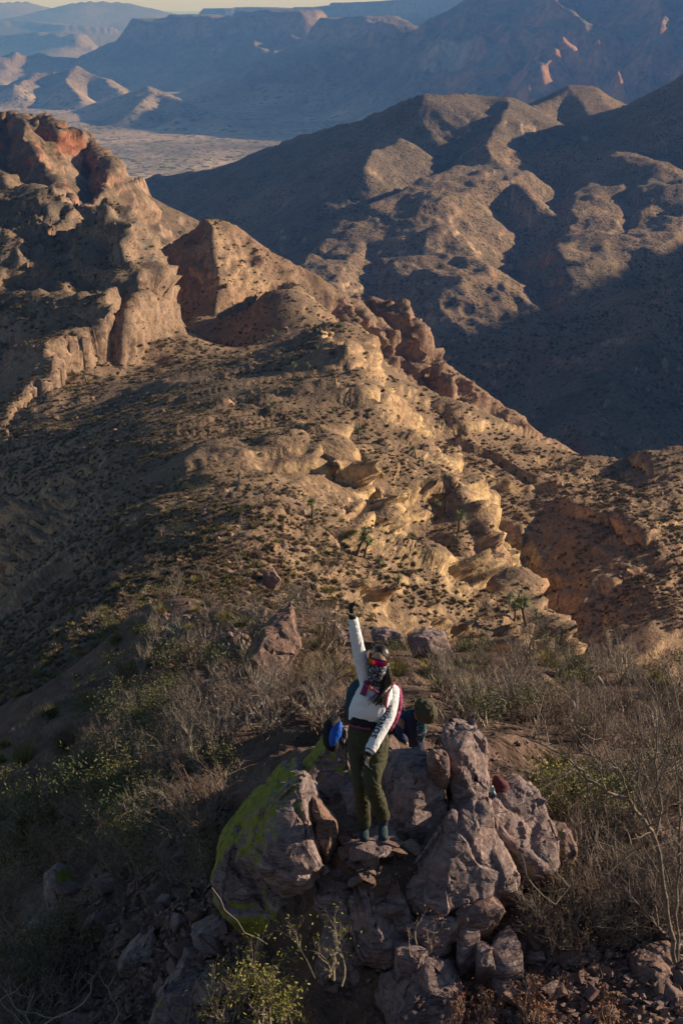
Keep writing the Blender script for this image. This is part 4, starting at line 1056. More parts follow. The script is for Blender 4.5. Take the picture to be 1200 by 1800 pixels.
scatter('ridge_scrub', pts, (.35 + 1.3 * rs.rand(n) ** 3) * np.clip(pts[:, 1] / 260, .6, 1.2), rs.rand(n) * 6.28, np.minimum((rs.rand(n) ** 1.6 * 4).astype(int), 3), bsh)

# yucca trees on the ridge
def yucca(seed, px, py, hgt, label):
    r_ = random.Random(seed); h, nn = hit(px, py)
    if h is None: return None
    root = empty('yucca_tree', h); tag(root, label, 'yucca', 'yuccas on the ridge')
    heads = []; segs = []
    def stem(p, d, ln, rad, dep):
        for i in range(3):
            d = (d + Vector((r_.gauss(0, .12), r_.gauss(0, .12), .1))).normalized(); q = p + d * ln / 3; segs.append((p, q, rad, rad * .92)); p = q; rad *= .92
        if dep and r_.random() < .8:
            for k in range(r_.randint(2, 3)):
                a = r_.uniform(0, 6.28); stem(p, (d + Vector((math.cos(a), math.sin(a), .2)) * .7).normalized(), ln * .5, rad * .8, dep - 1)
        else: heads.append(p)
    stem(Vector((0, 0, -.3)), Vector((0, 0, 1)), hgt * .38, hgt * .035, 1 if hgt > 2.9 else 0)
    v, f = tubes(segs, 5); link('trunk', mesh_np('trunk', v, f, M_TRUNK, True), root)
    for p in heads:
        V, F_ = blades(r_, 60, hgt * .22, hgt * .011, 1.75, .1, .05)
        link('crown', mesh_np('crown', np.array([(v + p)[:] for v in V]), np.array(F_), M_YUC, False), root)
    return root
YP = []
for k, (px, py, hg) in enumerate(((806,935,4.6),(925,1102,4.4),(903,1090,3.0),(625,975,3.6),(640,980,3.0),(548,912,3.0),(667,1000,2.6),(152,672,3.6),(307,668,3.4),(480,592,3.6),(472,600,3.0),(487,625,2.6),(515,655,3.2),(545,655,3.0),(512,638,2.6),(535,575,2.8),(583,725,2.6),(478,735,3.4),(730,805,3.2),(628,775,3.4),(745,820,2.8),(700,1030,2.6),(800,955,2.8),(895,1060,2.6),(455,605,2.4),(500,560,2.6),(555,615,2.6),(420,845,2.6),(690,710,2.6),(775,755,3.0),(760,900,3.0),(940,1085,2.4))):
    side = 'lone ' if k in (0, 1, 17) else ''
    lab = {0: 'tallest branching yucca at the edge of the gully right of the ridge', 1: 'tall yucca with a spiky head above the knoll crest, right of the raised hand', 17: 'lone dark bare trunked yucca on the open ridge slope', 7: 'yucca at the foot of the left cliffs', 8: 'yucca below the right hand cliff corner'}.get(k, ['small spiky yucca on the upper ridge below the rock peak', 'small spiky yucca near the yellow cliffs and the gully', 'small spiky yucca low on the ridge above the knoll'][0 if py < 700 else (1 if py < 880 else 2)])
    yucca(300 + k, px, py, hg, lab)
# agave
for px, py, s in ((320, 1120, .55), (1080, 1135, .4)):
    h, nn = hit(px, py)
    V, F_ = blades(random.Random(px), 34, s * 1.3, s * .09, 1.1, .02, .02)
    o = link('agave', mesh_np('agave', np.array([v[:] for v in V]), np.array(F_), M_AGAVE, False), loc=h)
    tag(o, 'blue grey agave rosette in the shade of the ridge slope' if px < 500 else 'small agave on the sunlit knoll', 'agave')

# ---- foreground: leafy bushes, bare branches, the arching tree on the right
def leafy(name, px, py, Y, seed, h, stems, label, leafmat, size, nper, twig=None, depth=3, flare=.7, jit=.02, rad=.009, spread=.7, cat='bush'):
    p = at(px, py, Y); root = empty(name, p); tag(root, label, cat)
    r_ = random.Random(seed); me, tips = shrub_mesh(seed, stems, depth, h, rad, spread, twig or M_TWIG, .15, flare, 'branches', 3, 4)
    link('branches', me, root)['kind'] = 'stuff'
    if leafmat and tips:
        o = link('leaves', leaves_on(r_, tips, size, nper, jit, leafmat, 'leaves'), root); o['kind'] = 'stuff'
    return root
leafy('leafy_bush', 455, 1790, 8.75, 401, .27, 9, 'leafy bush with grey twigs and yellow green leaves at the bottom, left of centre', M_LEAF, .018, 2, M_TWIG, jit=.03, rad=.008)
leafy('leafy_bush', 395, 1800, 8.9, 402, .24, 6, 'sparser yellow green bush at the bottom beside the mossy boulder', M_LEAF, .016, 1, M_TWIG, jit=.03, rad=.007)
leafy('leafy_bush', 572, 1712, 8.95, 403, .22, 5, 'small crooked grey bush with a few yellow leaves before the outcrop', M_LEAF, .017, 1, M_TWIG_P, jit=.03, rad=.009, flare=.5)
leafy('leafy_bush', 505, 1800, 8.6, 408, .18, 7, 'low yellow leaved sprig in front of the crooked grey bush', M_LEAF, .017, 2, M_TWIG, jit=.03, rad=.006)
leafy('dry_sprig', 735, 1668, 9.0, 404, .15, 4, 'dry upright sprig with a few rust leaves on the dark rock', M_LEAFO, .014, 1, M_TWIG, depth=2, jit=.02, rad=.006, flare=.5, cat='sprig')
leafy('rust_bush', 815, 1805, 8.6, 405, .15, 7, 'rust leaved bush at the bottom edge, left one of the three', M_LEAFO, .013, 1, M_TWIG_B, rad=.006)
leafy('rust_bush', 950, 1800, 8.6, 406, .19, 9, 'rust leaved bush at the bottom edge, middle and largest of the three', M_LEAFO, .015, 1, M_TWIG_B, rad=.006)
leafy('rust_bush', 1075, 1812, 8.5, 407, .15, 7, 'rust leaved bush at the bottom edge, right one of the three', M_LEAFO, .013, 1, M_TWIG_B, rad=.006)
leafy('yellow_bush', 985, 1450, 11.6, 410, .30, 11, 'round yellow green bush right of the outcrop', M_LEAF, .020, 5, M_TWIG, jit=.05, rad=.007, spread=.8)
leafy('yellow_bush', 1050, 1470, 11.6, 411, .27, 9, 'looser yellow green bush under the arching tree', M_LEAF, .018, 3, M_TWIG, jit=.05, rad=.007, spread=.8)
for k, (px, py, Y, s) in enumerate(((930, 1640, 9.6, .22), (1000, 1700, 9.3, .28), (1060, 1660, 9.6, .28), (1120, 1670, 9.6, .24), (990, 1610, 9.9, .24), (1090, 1600, 10.2, .28), (1170, 1660, 9.5, .28))):
    leafy('dry_bush', px, py, Y, 420 + k, s, 9, ('dry grey bush right of the sunlit block', 'wide dry bush above the rust leaved bushes', 'tangled dry bush below the arching tree', 'dry bush above the long pink rock', 'thin dry bush near the right end of the outcrop', 'dense dry bush behind the arching tree', 'dry bush at the right edge above the pink rocks')[k], plain('dry leaves %d' % k, (.17, .14, .07), .9, .3, 20) if k == 0 else bpy.data.materials['dry leaves 0'], .010, 1, (M_TWIG, M_TWIG_B)[k % 2], rad=.006, spread=.85)
def traced(name, label, lines, seed, mat, twl=.25, cat='tree', dens=.5, dep=2):
    """a plant whose main limbs follow the photograph; limbs: list of ([(px,py,Y)...], r0, r1)"""
    r_ = random.Random(seed); p0 = at(*lines[0][0][0]); root = empty(name, p0); tag(root, label, cat); tw = []
    for li, (pl, r0, r1) in enumerate(lines):
        P_ = [at(*p) - p0 for p in pl]; segs = []; n = len(P_) - 1
        for i in range(n):
            sub = max(2, int((P_[i + 1] - P_[i]).length / .08)); prev = P_[i]
            for k in range(1, sub + 1):
                f = k / sub; q = P_[i].lerp(P_[i + 1], f) + Vector((r_.gauss(0, .008), r_.gauss(0, .008), r_.gauss(0, .008))) * (k < sub)
                ra = r0 + (r1 - r0) * ((i + (k - 1) / sub) / n); rb = r0 + (r1 - r0) * ((i + f) / n)
                segs.append((prev, q, ra, rb)); d = (q - prev).normalized(); prev = q
                if (i + f) / n > .25 and r_.random() < dens:
                    a = Vector((r_.gauss(0, 1), r_.gauss(0, 1), r_.gauss(.3, .8))).normalized()
                    grow(r_, q, (d * .7 + a).normalized(), twl * r_.uniform(.5, 1.1), min(rb * .6, .006), dep, tw, [], .3, .1, (1, 2), .65, .7)
        v, f_ = tubes(segs, 6); link('trunk' if li == 0 else 'limb', mesh_np('limb', v, f_, mat, True), root)
    if tw:
        v, f_ = tubes(tw, 3); o = link('twigs', mesh_np('twigs', v, f_, mat, False), root); o['kind'] = 'stuff'
    return root
traced('arching_tree', 'leafless tree arching in from the right edge over the dry bushes', [
 ([(1185,1690,8.3),(1165,1560,8.3),(1152,1480,8.3),(1130,1440,8.25),(1105,1405,8.2),(1065,1392,8.15),(1030,1370,8.1),(1000,1335,8.0),(965,1315,7.9),(930,1300,7.9)], .019, .005),
 ([(1150,1475,8.3),(1162,1420,8.4),(1150,1340,8.4),(1160,1260,8.5),(1150,1200,8.5)], .010, .003),
 ([(1105,1405,8.2),(1085,1350,8.1),(1060,1310,8.1),(1045,1260,8.0)], .008, .002),
 ([(1190,1690,8.4),(1188,1560,8.6),(1195,1440,8.6),(1185,1330,8.7),(1200,1240,8.7)], .012, .003),
 ([(1160,1540,8.4),(1130,1490,8.5),(1100,1500,8.6),(1050,1480,8.6),(1000,1490,8.6)], .006, .002),
 ([(1065,1392,8.15),(1050,1340,8.1),(1010,1290,8.0),(985,1240,8.0)], .006, .002),
 ([(1152,1480,8.3),(1120,1380,8.5),(1130,1300,8.6),(1110,1230,8.6)], .006, .002)], 501, M_BARK, .42, 'tree', 1.0, 3)
traced('bare_branch', 'thin bare branch lying across the rocks at the right end of the outcrop', [([(975,1590,9.0),(940,1560,9.1),(925,1540,9.1),(915,1500,9.1)], .005, .003), ([(975,1590,9.0),(1000,1560,9.1),(950,1500,9.2)], .004, .002)], 502, M_TWIG_P, .12, 'branch', .35, 1)
traced('bare_bush', 'pale forked branches of a leafless bush in the bottom left corner', [
 ([(60,1815,9.6),(95,1790,9.6),(130,1775,9.6),(160,1745,9.6),(165,1715,9.6)], .010, .004),
 ([(60,1815,9.6),(45,1785,9.6),(62,1742,9.6)], .008, .003), ([(95,1790,9.6),(30,1775,9.5),(10,1740,9.5)], .007, .003),
 ([(200,1815,9.4),(208,1770,9.4),(190,1735,9.4),(182,1728,9.4)], .008, .003), ([(60,1815,9.6),(0,1760,9.6),(40,1730,9.6)], .006, .003)], 503, M_TWIG_P, .16, 'bush', .5, 1)
traced('bare_bush', 'bare twigs in front of the mossy boulder at the bottom', [
 ([(330,1815,9.0),(335,1775,9.0),(338,1745,9.0)], .006, .003), ([(330,1815,9.0),(305,1790,9.0),(288,1762,9.0)], .005, .002), ([(335,1775,9.0),(318,1768,9.0)], .004, .002)], 504, M_TWIG_P, .12, 'bush', .5, 1)
traced('bare_branch', 'single thin dead stem leaning left of the leafy bush', [([(470,1660,9.0),(430,1640,9.0),(395,1600,9.1),(372,1560,9.1)], .005, .003)], 505, M_TWIG_P, .10, 'branch', .2, 1)
traced('flower_stalk', 'tall pale dead stalk rising on the shaded left slope', [([(110,1370,20),(60,1392,20),(45,1405,20)], .012, .01), ([(110,1370,20),(108,1340,20)], .01, .006)], 506, M_TWIG_P, .4, 'stalk', .1, 1)
print('plants', round(time.time() - T0, 1))

# ------------------------------------------------------------------ say which plant is which: rank them round things one can find
LAND = [(618,1050,'the raised hand'),(750,1250,'the crouching hiker'),(825,1330,'the tall blocky boulder'),(1100,1400,'the arching tree'),(985,1420,'the round yellow bush'),
 (490,1150,'the lichen streaked outcrop'),(270,1200,'the left hollow'),(476,1025,'the lone dark red boulder'),(925,1090,'the yucca above the knoll'),(450,1410,'the lichen edged slab'),
 (100,1565,'the lichen patched boulder'),(105,1370,'the pale dead stalk'),(320,1118,'the blue grey agave'),(1200,1180,'the right knoll crest'),(478,735,'the lone dark yucca'),
 (0,1000,'the left edge'),(1200,1560,'the lower right edge'),(380,420,'the rock peak'),(650,700,'the yellow cliffs'),(806,920,'the branching yucca'),(340,1340,'the grey rock among twigs'),(1060,1120,'the sunlit agave'),(200,680,'the left cliffs'),(0,1420,'the dark lower left slope'),(780,1130,'the grey boulders above her'),(243,1670,'the tilted dark slab'),(368,1640,'the low flat slab'),(330,1760,'the mossy boulder'),(725,1750,'the ridge backed boulder'),(842,1605,'the sunlit flat topped block'),(892,1690,'the square dark block'),(1158,1710,'the long pink rock'),(950,1760,'the middle rust bush'),(1075,1770,'the right rust bush'),(455,1700,'the big leafy bush'),(915,1770,'the round shouldered rock'),(660,1620,'the slanted grey slab'),(815,1760,'the left rust bush'),(1000,1650,'the wide dry bush')]
ORD = ['nearest', 'second nearest', 'third nearest', 'fourth nearest', 'fifth nearest', 'sixth nearest', 'seventh nearest', 'eighth nearest', 'ninth nearest', 'tenth nearest', 'eleventh nearest', 'twelfth nearest'] + ['%dth nearest' % i for i in range(13, 160)]
def look(o):
    if o.name.startswith('bare_shrub'): return 'knee high leafless shrub' if o.scale[0] < .95 else 'wide leafless shrub'
    if o.name.startswith('grass_tuft'): return 'small grassy tuft' if o.scale[0] < 1.0 else 'large grassy tuft'
    if o.name.startswith('bare_tree'): return 'small leafless tree'
    if o.name.startswith('stone'): return 'small loose stone' if o.scale[0] < .09 else ('loose angular stone' if o.scale[0] < .2 else 'reddish loose rock')
    if o.name.startswith('leafy'): return 'round olive leaved shrub'
    return 'spiky yucca'
bpy.context.view_layer.update(); GR = {}
for o in list(COL.objects):
    if o.parent is None and o.name.split('.')[0] in ('bare_shrub', 'grass_tuft', 'bare_tree', 'yucca_tree', 'leafy_shrub', 'stone') and 'lone ' not in o['label'] and 'tall' not in o['label']:
        x, y = to_px(o.location); d, nm, lx, ly = min((math.hypot(x - a, y - b), n_, a, b) for a, b, n_ in LAND)
        GR.setdefault((o.name.split('.')[0], nm), []).append((d, o.name, x - lx, y - ly))
for (nm_, land), lst in GR.items():
    for i, (d, on, dx, dy) in enumerate(sorted(lst)):
        o = bpy.data.objects[on]; side = ('right' if dx > 0 else 'left') if abs(dx) > abs(dy) else ('below' if dy > 0 else 'above')
        o['label'] = '%s, %s to %s, %s' % (look(o), ORD[i], land, {'right': 'to its right', 'left': 'to its left', 'below': 'below it', 'above': 'above it'}[side])
# ================================================================== PEOPLE
def ring(c, t, side, rx, ry, n=16):
    t = t.normalized(); s = (side - t * side.dot(t)).normalized(); f = t.cross(s)
    return [c + s * math.cos(2 * math.pi * k / n) * rx + f * math.sin(2 * math.pi * k / n) * ry for k in range(n)]
def loft(bm, pts, side=Vector((1, 0, 0)), n=16, cap=True, sub=3):
    """pts: [(centre, rx, ry)]; smooth interpolation between sections, rounded ends"""
    P = []
    for i in range(len(pts) - 1):
        a = pts[max(i - 1, 0)]; b = pts[i]; c = pts[i + 1]; d = pts[min(i + 2, len(pts) - 1)]
        for k in range(sub):
            t = k / sub
            def cr(w, x, y, z): return x + .5 * t * (y - w + t * (2 * w - 5 * x + 4 * y - z + t * (3 * (x - y) + z - w)))
            P.append((cr(a[0], b[0], c[0], d[0]), cr(a[1], b[1], c[1], d[1]), cr(a[2], b[2], c[2], d[2])))
    P.append(pts[-1]); rings = []
    for i, (c, rx, ry) in enumerate(P):
        t = (P[min(i + 1, len(P) - 1)][0] - P[max(i - 1, 0)][0])
        if cap and i == 0:
            for f, o in ((.35, .85), (.75, .5)): rings.append([bm.verts.new(v) for v in ring(c - t.normalized() * min(rx, ry) * o, t, side, rx * f, ry * f, n)])
        rings.append([bm.verts.new(v) for v in ring(c, t, side, rx, ry, n)])
        if cap and i == len(P) - 1:
            for f, o in ((.75, .5), (.35, .85)): rings.append([bm.verts.new(v) for v in ring(c + t.normalized() * min(rx, ry) * o, t, side, rx * f, ry * f, n)])
    for a, b in zip(rings[:-1], rings[1:]):
        for k in range(n): bm.faces.new((a[k], a[(k + 1) % n], b[(k + 1) % n], b[k]))
    if cap: bm.faces.new(rings[0][::-1]); bm.faces.new(rings[-1])
def ell(bm, c, rx, ry, rz, M=None, n=20):
    g = bmesh.ops.create_uvsphere(bm, u_segments=n, v_segments=n // 2 + 4, radius=1)
    for v in g['verts']:
        p = Vector((v.co.x * rx, v.co.y * ry, v.co.z * rz)); v.co = c + (M @ p if M else p)
    return g['verts']
def fuse(bm, name, mat, voxel=.010, smooth=6, fn=None, wr=0.0, wf=30):
    """overlapping volumes -> one continuous surface, with cloth folds if wr"""
    bmesh.ops.recalc_face_normals(bm, faces=bm.faces)
    me = bpy.data.meshes.new(name); bm.to_mesh(me); bm.free(); o = bpy.data.objects.new('tmp', me); COL.objects.link(o)
    m = o.modifiers.new('r', 'REMESH'); m.mode = 'VOXEL'; m.voxel_size = voxel
    s = o.modifiers.new('s', 'SMOOTH'); s.iterations = smooth; s.factor = .5
    dg = bpy.context.evaluated_depsgraph_get(); out = bpy.data.meshes.new_from_object(o.evaluated_get(dg)); out.name = name
    bpy.data.objects.remove(o)
    n = len(out.vertices)
    if wr:
        co = np.empty(n * 3, np.float32); out.vertices.foreach_get('co', co); co = co.reshape(-1, 3)
        no = np.empty(n * 3, np.float32); out.vertices.foreach_get('normal', no); no = no.reshape(-1, 3)
        x, y, z = co.T
        w = ridged(x * wf * .5, y * wf * .5, z * wf * 1.0 + 3 * noise(x * 6, y * 6, z * 6), 3) - .5
        co = co + no * (w * wr)[:, None]; out.vertices.foreach_set('co', co.astype(np.float32).ravel()); out.update()
    out.polygons.foreach_set('use_smooth', np.ones(len(out.polygons), bool))
    out.materials.clear(); out.materials.append(mat)
    return out
def strap(name, pts, w, th, mat, parent, facing=Vector((0, -1, .4))):
    """flat webbing along points, lying square to 'facing'"""
    bm = bmesh.new(); P = [Vector(p) for p in pts]; rings = []
    for i, p in enumerate(P):
        t = (P[min(i + 1, len(P) - 1)] - P[max(i - 1, 0)]).normalized(); f = facing if not isinstance(facing, list) else facing[i]
        s = t.cross(f).normalized() * w / 2; n = s.cross(t).normalized() * th / 2
        rings.append([bm.verts.new(p + a) for a in (s + n, -s + n, -s - n, s - n)])
    for a, b in zip(rings[:-1], rings[1:]):
        for k in range(4): bm.faces.new((a[k], a[(k + 1) % 4], b[(k + 1) % 4], b[k]))
    bm.faces.new(rings[0][::-1]); bm.faces.new(rings[-1]); bmesh.ops.recalc_face_normals(bm, faces=bm.faces)
    me = bpy.data.meshes.new(name); bm.to_mesh(me); bm.free(); me.materials.append(mat); me.polygons.foreach_set('use_smooth', np.ones(len(me.polygons), bool))
    return link(name, me, parent)
M_SKIN = plain('skin', (.40, .235, .16), .5, .06, 20, .4)
M_SKIN2 = plain('tanned skin', (.30, .15, .085), .5, .08, 20, .4)
M_WHITE = plain('white jersey', (.78, .80, .84), .8, .04, 12, .2, 0, .25, 60)
M_GREEN = plain('olive trousers', (.060, .060, .034), .85, .10, 10, .2, 0, .3, 60)
M_GLOVE = plain('black glove', (.018, .018, .02), .7, .2, 30)
M_BOOT = plain('teal boot', (.012, .036, .048), .7, .3, 30); M_SOCK = plain('purple sock', (.06, .03, .11), .8, .2, 30)
M_HAIR = plain('dark brown hair', (.018, .011, .008), .38, .4, 60, .5)
M_MAG = plain('magenta webbing', (.27, .035, .12), .65, .15, 40); M_TEAL = plain('dark teal pack cloth', (.02, .05, .09), .7, .2, 20)
M_BLACK = plain('black cloth', (.012, .012, .016), .75, .2, 20); M_NAVY = plain('navy cloth', (.018, .030, .075), .75, .2, 20)
M_BLUE = plain('bright blue cloth', (.01, .09, .50), .6, .15, 20); M_OLIVE = plain('olive hat cloth', (.07, .064, .035), .85, .2, 25)
M_MAROON = plain('maroon cloth', (.10, .025, .03), .8, .2, 25); M_PRINT = plain('black print', (.01, .012, .02), .6, .05, 5)
M_ORANGE = plain('orange buckle', (.6, .10, .02), .5, .1, 5); M_YELLOW = plain('yellow tag', (.65, .36, .02), .5, .1, 5)
# patterned neck gaiter
M_GAIT, nt, b = nodes_mat('patterned gaiter'); v = coords(nt); v = coords(nt, (1, 1, 1))
n1 = tex(nt, v, 38, 5, .6, 1.8); nt.links.new(ramp(nt, n1, [(.46, (.012, .012, .02)), (.54, (.07, .075, .10)), (.60, (.50, .52, .58))]), b.inputs['Base Color']); b.inputs['Roughness'].default_value = .85
# mirrored lens: an iridescent coating that runs from orange over magenta to plum and green
M_LENS, nt, b = nodes_mat('iridescent lens'); tc = N(nt, 'ShaderNodeTexCoord'); sx = N(nt, 'ShaderNodeSeparateXYZ'); nt.links.new(tc.outputs['Generated'], sx.inputs[0])
rp = ramp(nt, sx.outputs[0], [(0, (.75, .30, .01)), (.18, (.85, .18, .01)), (.34, (.75, .01, .16)), (.55, (.50, .004, .22)), (.72, (.30, .003, .14)), (.88, (.22, .02, .03)), (1, (.14, .12, .01))])
nt.links.new(rp, b.inputs['Base Color']); b.inputs['Metallic'].default_value = .25; b.inputs['Roughness'].default_value = .22

def hand(bm, wrist, d, palm_n, thumb_side, curl, s=1.0, curls=None):
    """palm and five separate fingers; d = direction from wrist to knuckles, palm_n = direction the palm faces"""
    d = d.normalized(); palm_n = (palm_n - d * palm_n.dot(d)).normalized(); w = d.cross(palm_n).normalized() * thumb_side
    L_ = .085 * s
    loft(bm, [(wrist - d * .02, .024 * s, .020 * s), (wrist + d * L_ * .4, .036 * s, .016 * s), (wrist + d * L_, .040 * s, .015 * s)], side=w, n=12)
    for k, (off, ln) in enumerate(((.028, .068), (.010, .077), (-.009, .071), (-.027, .055))):
        p = wrist + d * L_ * .92 + w * off * s; dd = d.copy(); pts = [(p - d * .015, .0095 * s, .0095 * s), (p, .0095 * s, .0095 * s)]
        c = (curls[k] if curls else curl)
        for j, fr in enumerate((.45, .31, .24)):
            ax = w; dd = (Matrix.Rotation(c * (-1 if d.cross(palm_n).dot(w) > 0 else 1), 3, ax) @ dd); p = p + dd * ln * fr * s * 1.05; pts.append((p, (.009 - .001 * j) * s, (.009 - .001 * j) * s))
        loft(bm, pts, side=w, n=8, sub=2)
    p = wrist + d * L_ * .25 + w * .028 * s; td = (d * .75 + w * .7 + palm_n * .45).normalized()
    loft(bm, [(p, .013 * s, .013 * s), (p + td * .032 * s, .0115 * s, .0115 * s), (p + (td * .055 + palm_n * .014 + d * .01) * s, .010 * s, .010 * s), (p + (td * .066 + palm_n * .03 + d * .024) * s, .0085 * s, .0085 * s)], side=w, n=8, sub=2)

# ------------------------------------------------------------------ the woman on the outcrop
feet = at(660, 1468, 9.70)
W = empty('person', feet)
tag(W, 'woman in white jersey and mirrored glasses standing on the outcrop with one arm raised', 'person')
def wp(me_name, me, parent=W):
    o = link(me_name, me, parent); o.matrix_parent_inverse = Matrix.Translation(-feet); return o
A_ = lambda px, py, Y: at(px, py, Y)
J = dict(pel=A_(645,1288,9.85), wai=A_(643,1262,9.88), che=A_(656,1228,9.88), nec=A_(668,1200,9.92), hed=A_(665,1163,9.84),
         sr=A_(645,1202,9.92), er=A_(629,1138,9.88), wr=A_(619.5,1086,9.82), sl=A_(690,1216,9.92), el=A_(681,1262,9.78), wl=A_(650,1320,9.58),
         hr=A_(628,1300,9.86), kr=A_(634,1376,9.78), ar=A_(640,1448,9.98), hl=A_(663,1300,9.82), kl=A_(653,1374,9.58), al=A_(673,1440,9.74))
Hrot = Matrix.Rotation(R(-13), 3, 'Z') @ Matrix.Rotation(R(6), 3, 'Y') @ Matrix.Rotation(R(-12), 3, 'X')
def Hd(x, y, z): return J['hed'] + Hrot @ Vector((x, y, z))
# body: one continuous figure
bm = bmesh.new()
for v in ell(bm, Vector((0, 0, 0)), 1, 1, 1, None, 28):
    x, y, z = v.co; f = 1 - .30 * max(0, -z) ** 1.5; fr = max(0, -y)
    px_, py_, pz_ = x * .073 * f, y * (.092 if y > 0 else .086) * (1 - .12 * max(0, -z)), z * .112
    nose = math.exp(-((x * .073) ** 2) / .00016 - ((pz_ + .018) ** 2) / .0006) * fr; py_ -= .022 * nose
    py_ += .010 * math.exp(-((abs(px_) - .03) ** 2) / .0002 - ((pz_ - .008) ** 2) / .0002) * fr          # eye sockets
    py_ -= .006 * math.exp(-(px_ ** 2) / .0005 - ((pz_ + .055) ** 2) / .0001) * fr                       # lips
    v.co = Hd(px_, py_, pz_)
for sx_ in (-1, 1): ell(bm, Hd(sx_ * .074, .008, -.005), .009, .017, .030, Hrot, 10)                      # ears
loft(bm, [(J['nec'] + Vector((0, .02, -.05)), .06, .06), (J['nec'], .05, .052), (J['hed'] + Vector((0, .02, -.06)), .048, .052)])
loft(bm, [(J['pel'], .13, .10), (J['wai'], .115, .09), (J['che'], .14, .105), (J['nec'] + Vector((0, 0, -.05)), .10, .07)])
for a, b_, c, r1, r2, r3 in (('sr', 'er', 'wr', .045, .036, .026), ('sl', 'el', 'wl', .045, .036, .027), ('hr', 'kr', 'ar', .075, .052, .038), ('hl', 'kl', 'al', .075, .052, .038)):
    loft(bm, [(J[a], r1, r1), ((J[a] + J[b_]) / 2, (r1 + r2) / 2, (r1 + r2) / 2), (J[b_], r2, r2), ((J[b_] + J[c]) / 2, (r2 + r3) / 2 + .004, (r2 + r3) / 2 + .004), (J[c], r3, r3)])
dU = (J['wr'] - J['er']).normalized(); dL = (J['wl'] - J['el']).normalized()
for q_, d_ in ((J['wr'], dU), (J['wl'], dL)): loft(bm, [(q_, .024, .02), (q_ + d_ * .03, .022, .014), (q_ + d_ * .07, .022, .010)])   # the hands themselves are the gloved ones below
wp('body', fuse(bm, 'body', M_SKIN, .0075, 3))
# gloves
bm = bmesh.new(); hand(bm, J['wr'] + dU * .02, (dU + Vector((.02, 0, 0))), Vector((-1, -.35, 0)), 1, .75, 1.0, [.25, 1.0, 1.1, 1.15])
loft(bm, [(J['wr'] - dU * .01, .030, .030), (J['wr'] + dU * .03, .029, .026)])
wp('glove', fuse(bm, 'glove', M_GLOVE, .0045, 2))
bm = bmesh.new(); hand(bm, J['wl'] + dL * .02, dL + Vector((.1, 0, -.3)), Vector((-.75, .6, 0)), 1, .55, .95)
loft(bm, [(J['wl'] - dL * .01, .031, .031), (J['wl'] + dL * .03, .029, .026)])
wp('glove', fuse(bm, 'glove', M_GLOVE, .0045, 2))
# jersey
bm = bmesh.new(); V_ = Vector
loft(bm, [(A_(644,1268,9.88), .128, .112), (A_(643,1262,9.88), .140, .120), (A_(646,1250,9.86), .147, .128), (A_(652,1236,9.84), .145, .130), (A_(658,1222,9.86), .140, .118), (A_(664,1210,9.90), .125, .088), (A_(668,1201,9.93), .075, .06)])
ell(bm, A_(643,1232,9.76), .058, .05, .055); ell(bm, A_(669,1235,9.79), .056, .045, .052)
ell(bm, J['sr'] + V_((.01, 0, 0)), .062, .062, .06); ell(bm, J['sl'] + V_((-.01, 0, 0)), .064, .062, .062)
loft(bm, [(J['sr'] + V_((.02, 0, -.03)), .070, .066), (J['sr'].lerp(J['er'], .45), .058, .055), (J['er'], .050, .048), (J['er'].lerp(J['wr'], .5), .045, .043), (J['wr'].lerp(J['er'], .04), .037, .036)])
wp('jersey', fuse(bm, 'jersey', M_WHITE, .008, 5, wr=.010, wf=26))
bm = bmesh.new()
loft(bm, [(J['sl'] + V_((-.012, 0, 0)), .066, .062), (J['sl'].lerp(J['el'], .5), .062, .058), (J['el'], .054, .052), (J['el'].lerp(J['wl'], .5), .049, .047), (J['wl'].lerp(J['el'], .12), .048, .044), (J['wl'], .042, .040)])
SLV = fuse(bm, 'sleeve', M_WHITE, .008, 4, wr=.007, wf=30); wp('sleeve', SLV)
bm = bmesh.new(); loft(bm, [(J['wl'].lerp(J['el'], .015), .0435, .0415), (J['wl'] - (J['el'] - J['wl']).normalized() * .006, .043, .041)], cap=False)
me = bpy.data.meshes.new('cuff'); bm.to_mesh(me); bm.free(); me.materials.append(M_NAVY); wp('cuff', me)
# lettering down the sleeve
def sleeve_text():
    cu = bpy.data.curves.new('lettering', 'FONT'); cu.body = 'SONORA'; cu.size = .085; cu.space_character = 1.28; cu.offset = .0028
    o = bpy.data.objects.new('tmp', cu); COL.objects.link(o); dg = bpy.context.evaluated_depsgraph_get(); me = bpy.data.meshes.new_from_object(o.evaluated_get(dg)); bpy.data.objects.remove(o)
    bm = bmesh.new(); bm.from_mesh(me); bmesh.ops.triangulate(bm, faces=bm.faces)
    for _ in range(3):
        bmesh.ops.subdivide_edges(bm, edges=[e for e in bm.edges if e.calc_length() > .010], cuts=1); bmesh.ops.triangulate(bm, faces=bm.faces)
    xs = [v.co.x for v in bm.verts]; ys = [v.co.y for v in bm.verts]; x0, x1, y0, y1 = min(xs), max(xs), min(ys), max(ys)
    pa, pb = A_(661, 1298, 9.6), A_(689, 1240, 9.6)                     # from the wrist end to the shoulder end
    bt = BVHTree.FromPolygons([v.co[:] for v in SLV.vertices], [tuple(p.vertices) for p in SLV.polygons])
    bad = []
    for v in bm.verts:
        f = (v.co.x - x0) / (x1 - x0); g = (v.co.y - y0) / (y1 - y0)
        d = (pb - pa); up_ = V_((-d.z, 0, d.x)).normalized()              # letter tops point up and to the left
        if up_.x > 0: up_ = -up_
        p = pa + d * f + up_ * g * .054
        dr = p.normalized(); h = bt.ray_cast(p - dr * 1.0, dr)
        if h[0] is None: bad.append(v); continue
        v.co = h[0] - dr * .006
    bmesh.ops.delete(bm, geom=bad, context='VERTS')
    out = bpy.data.meshes.new('lettering'); bm.to_mesh(out); bm.free(); out.materials.clear(); out.materials.append(M_PRINT); return out
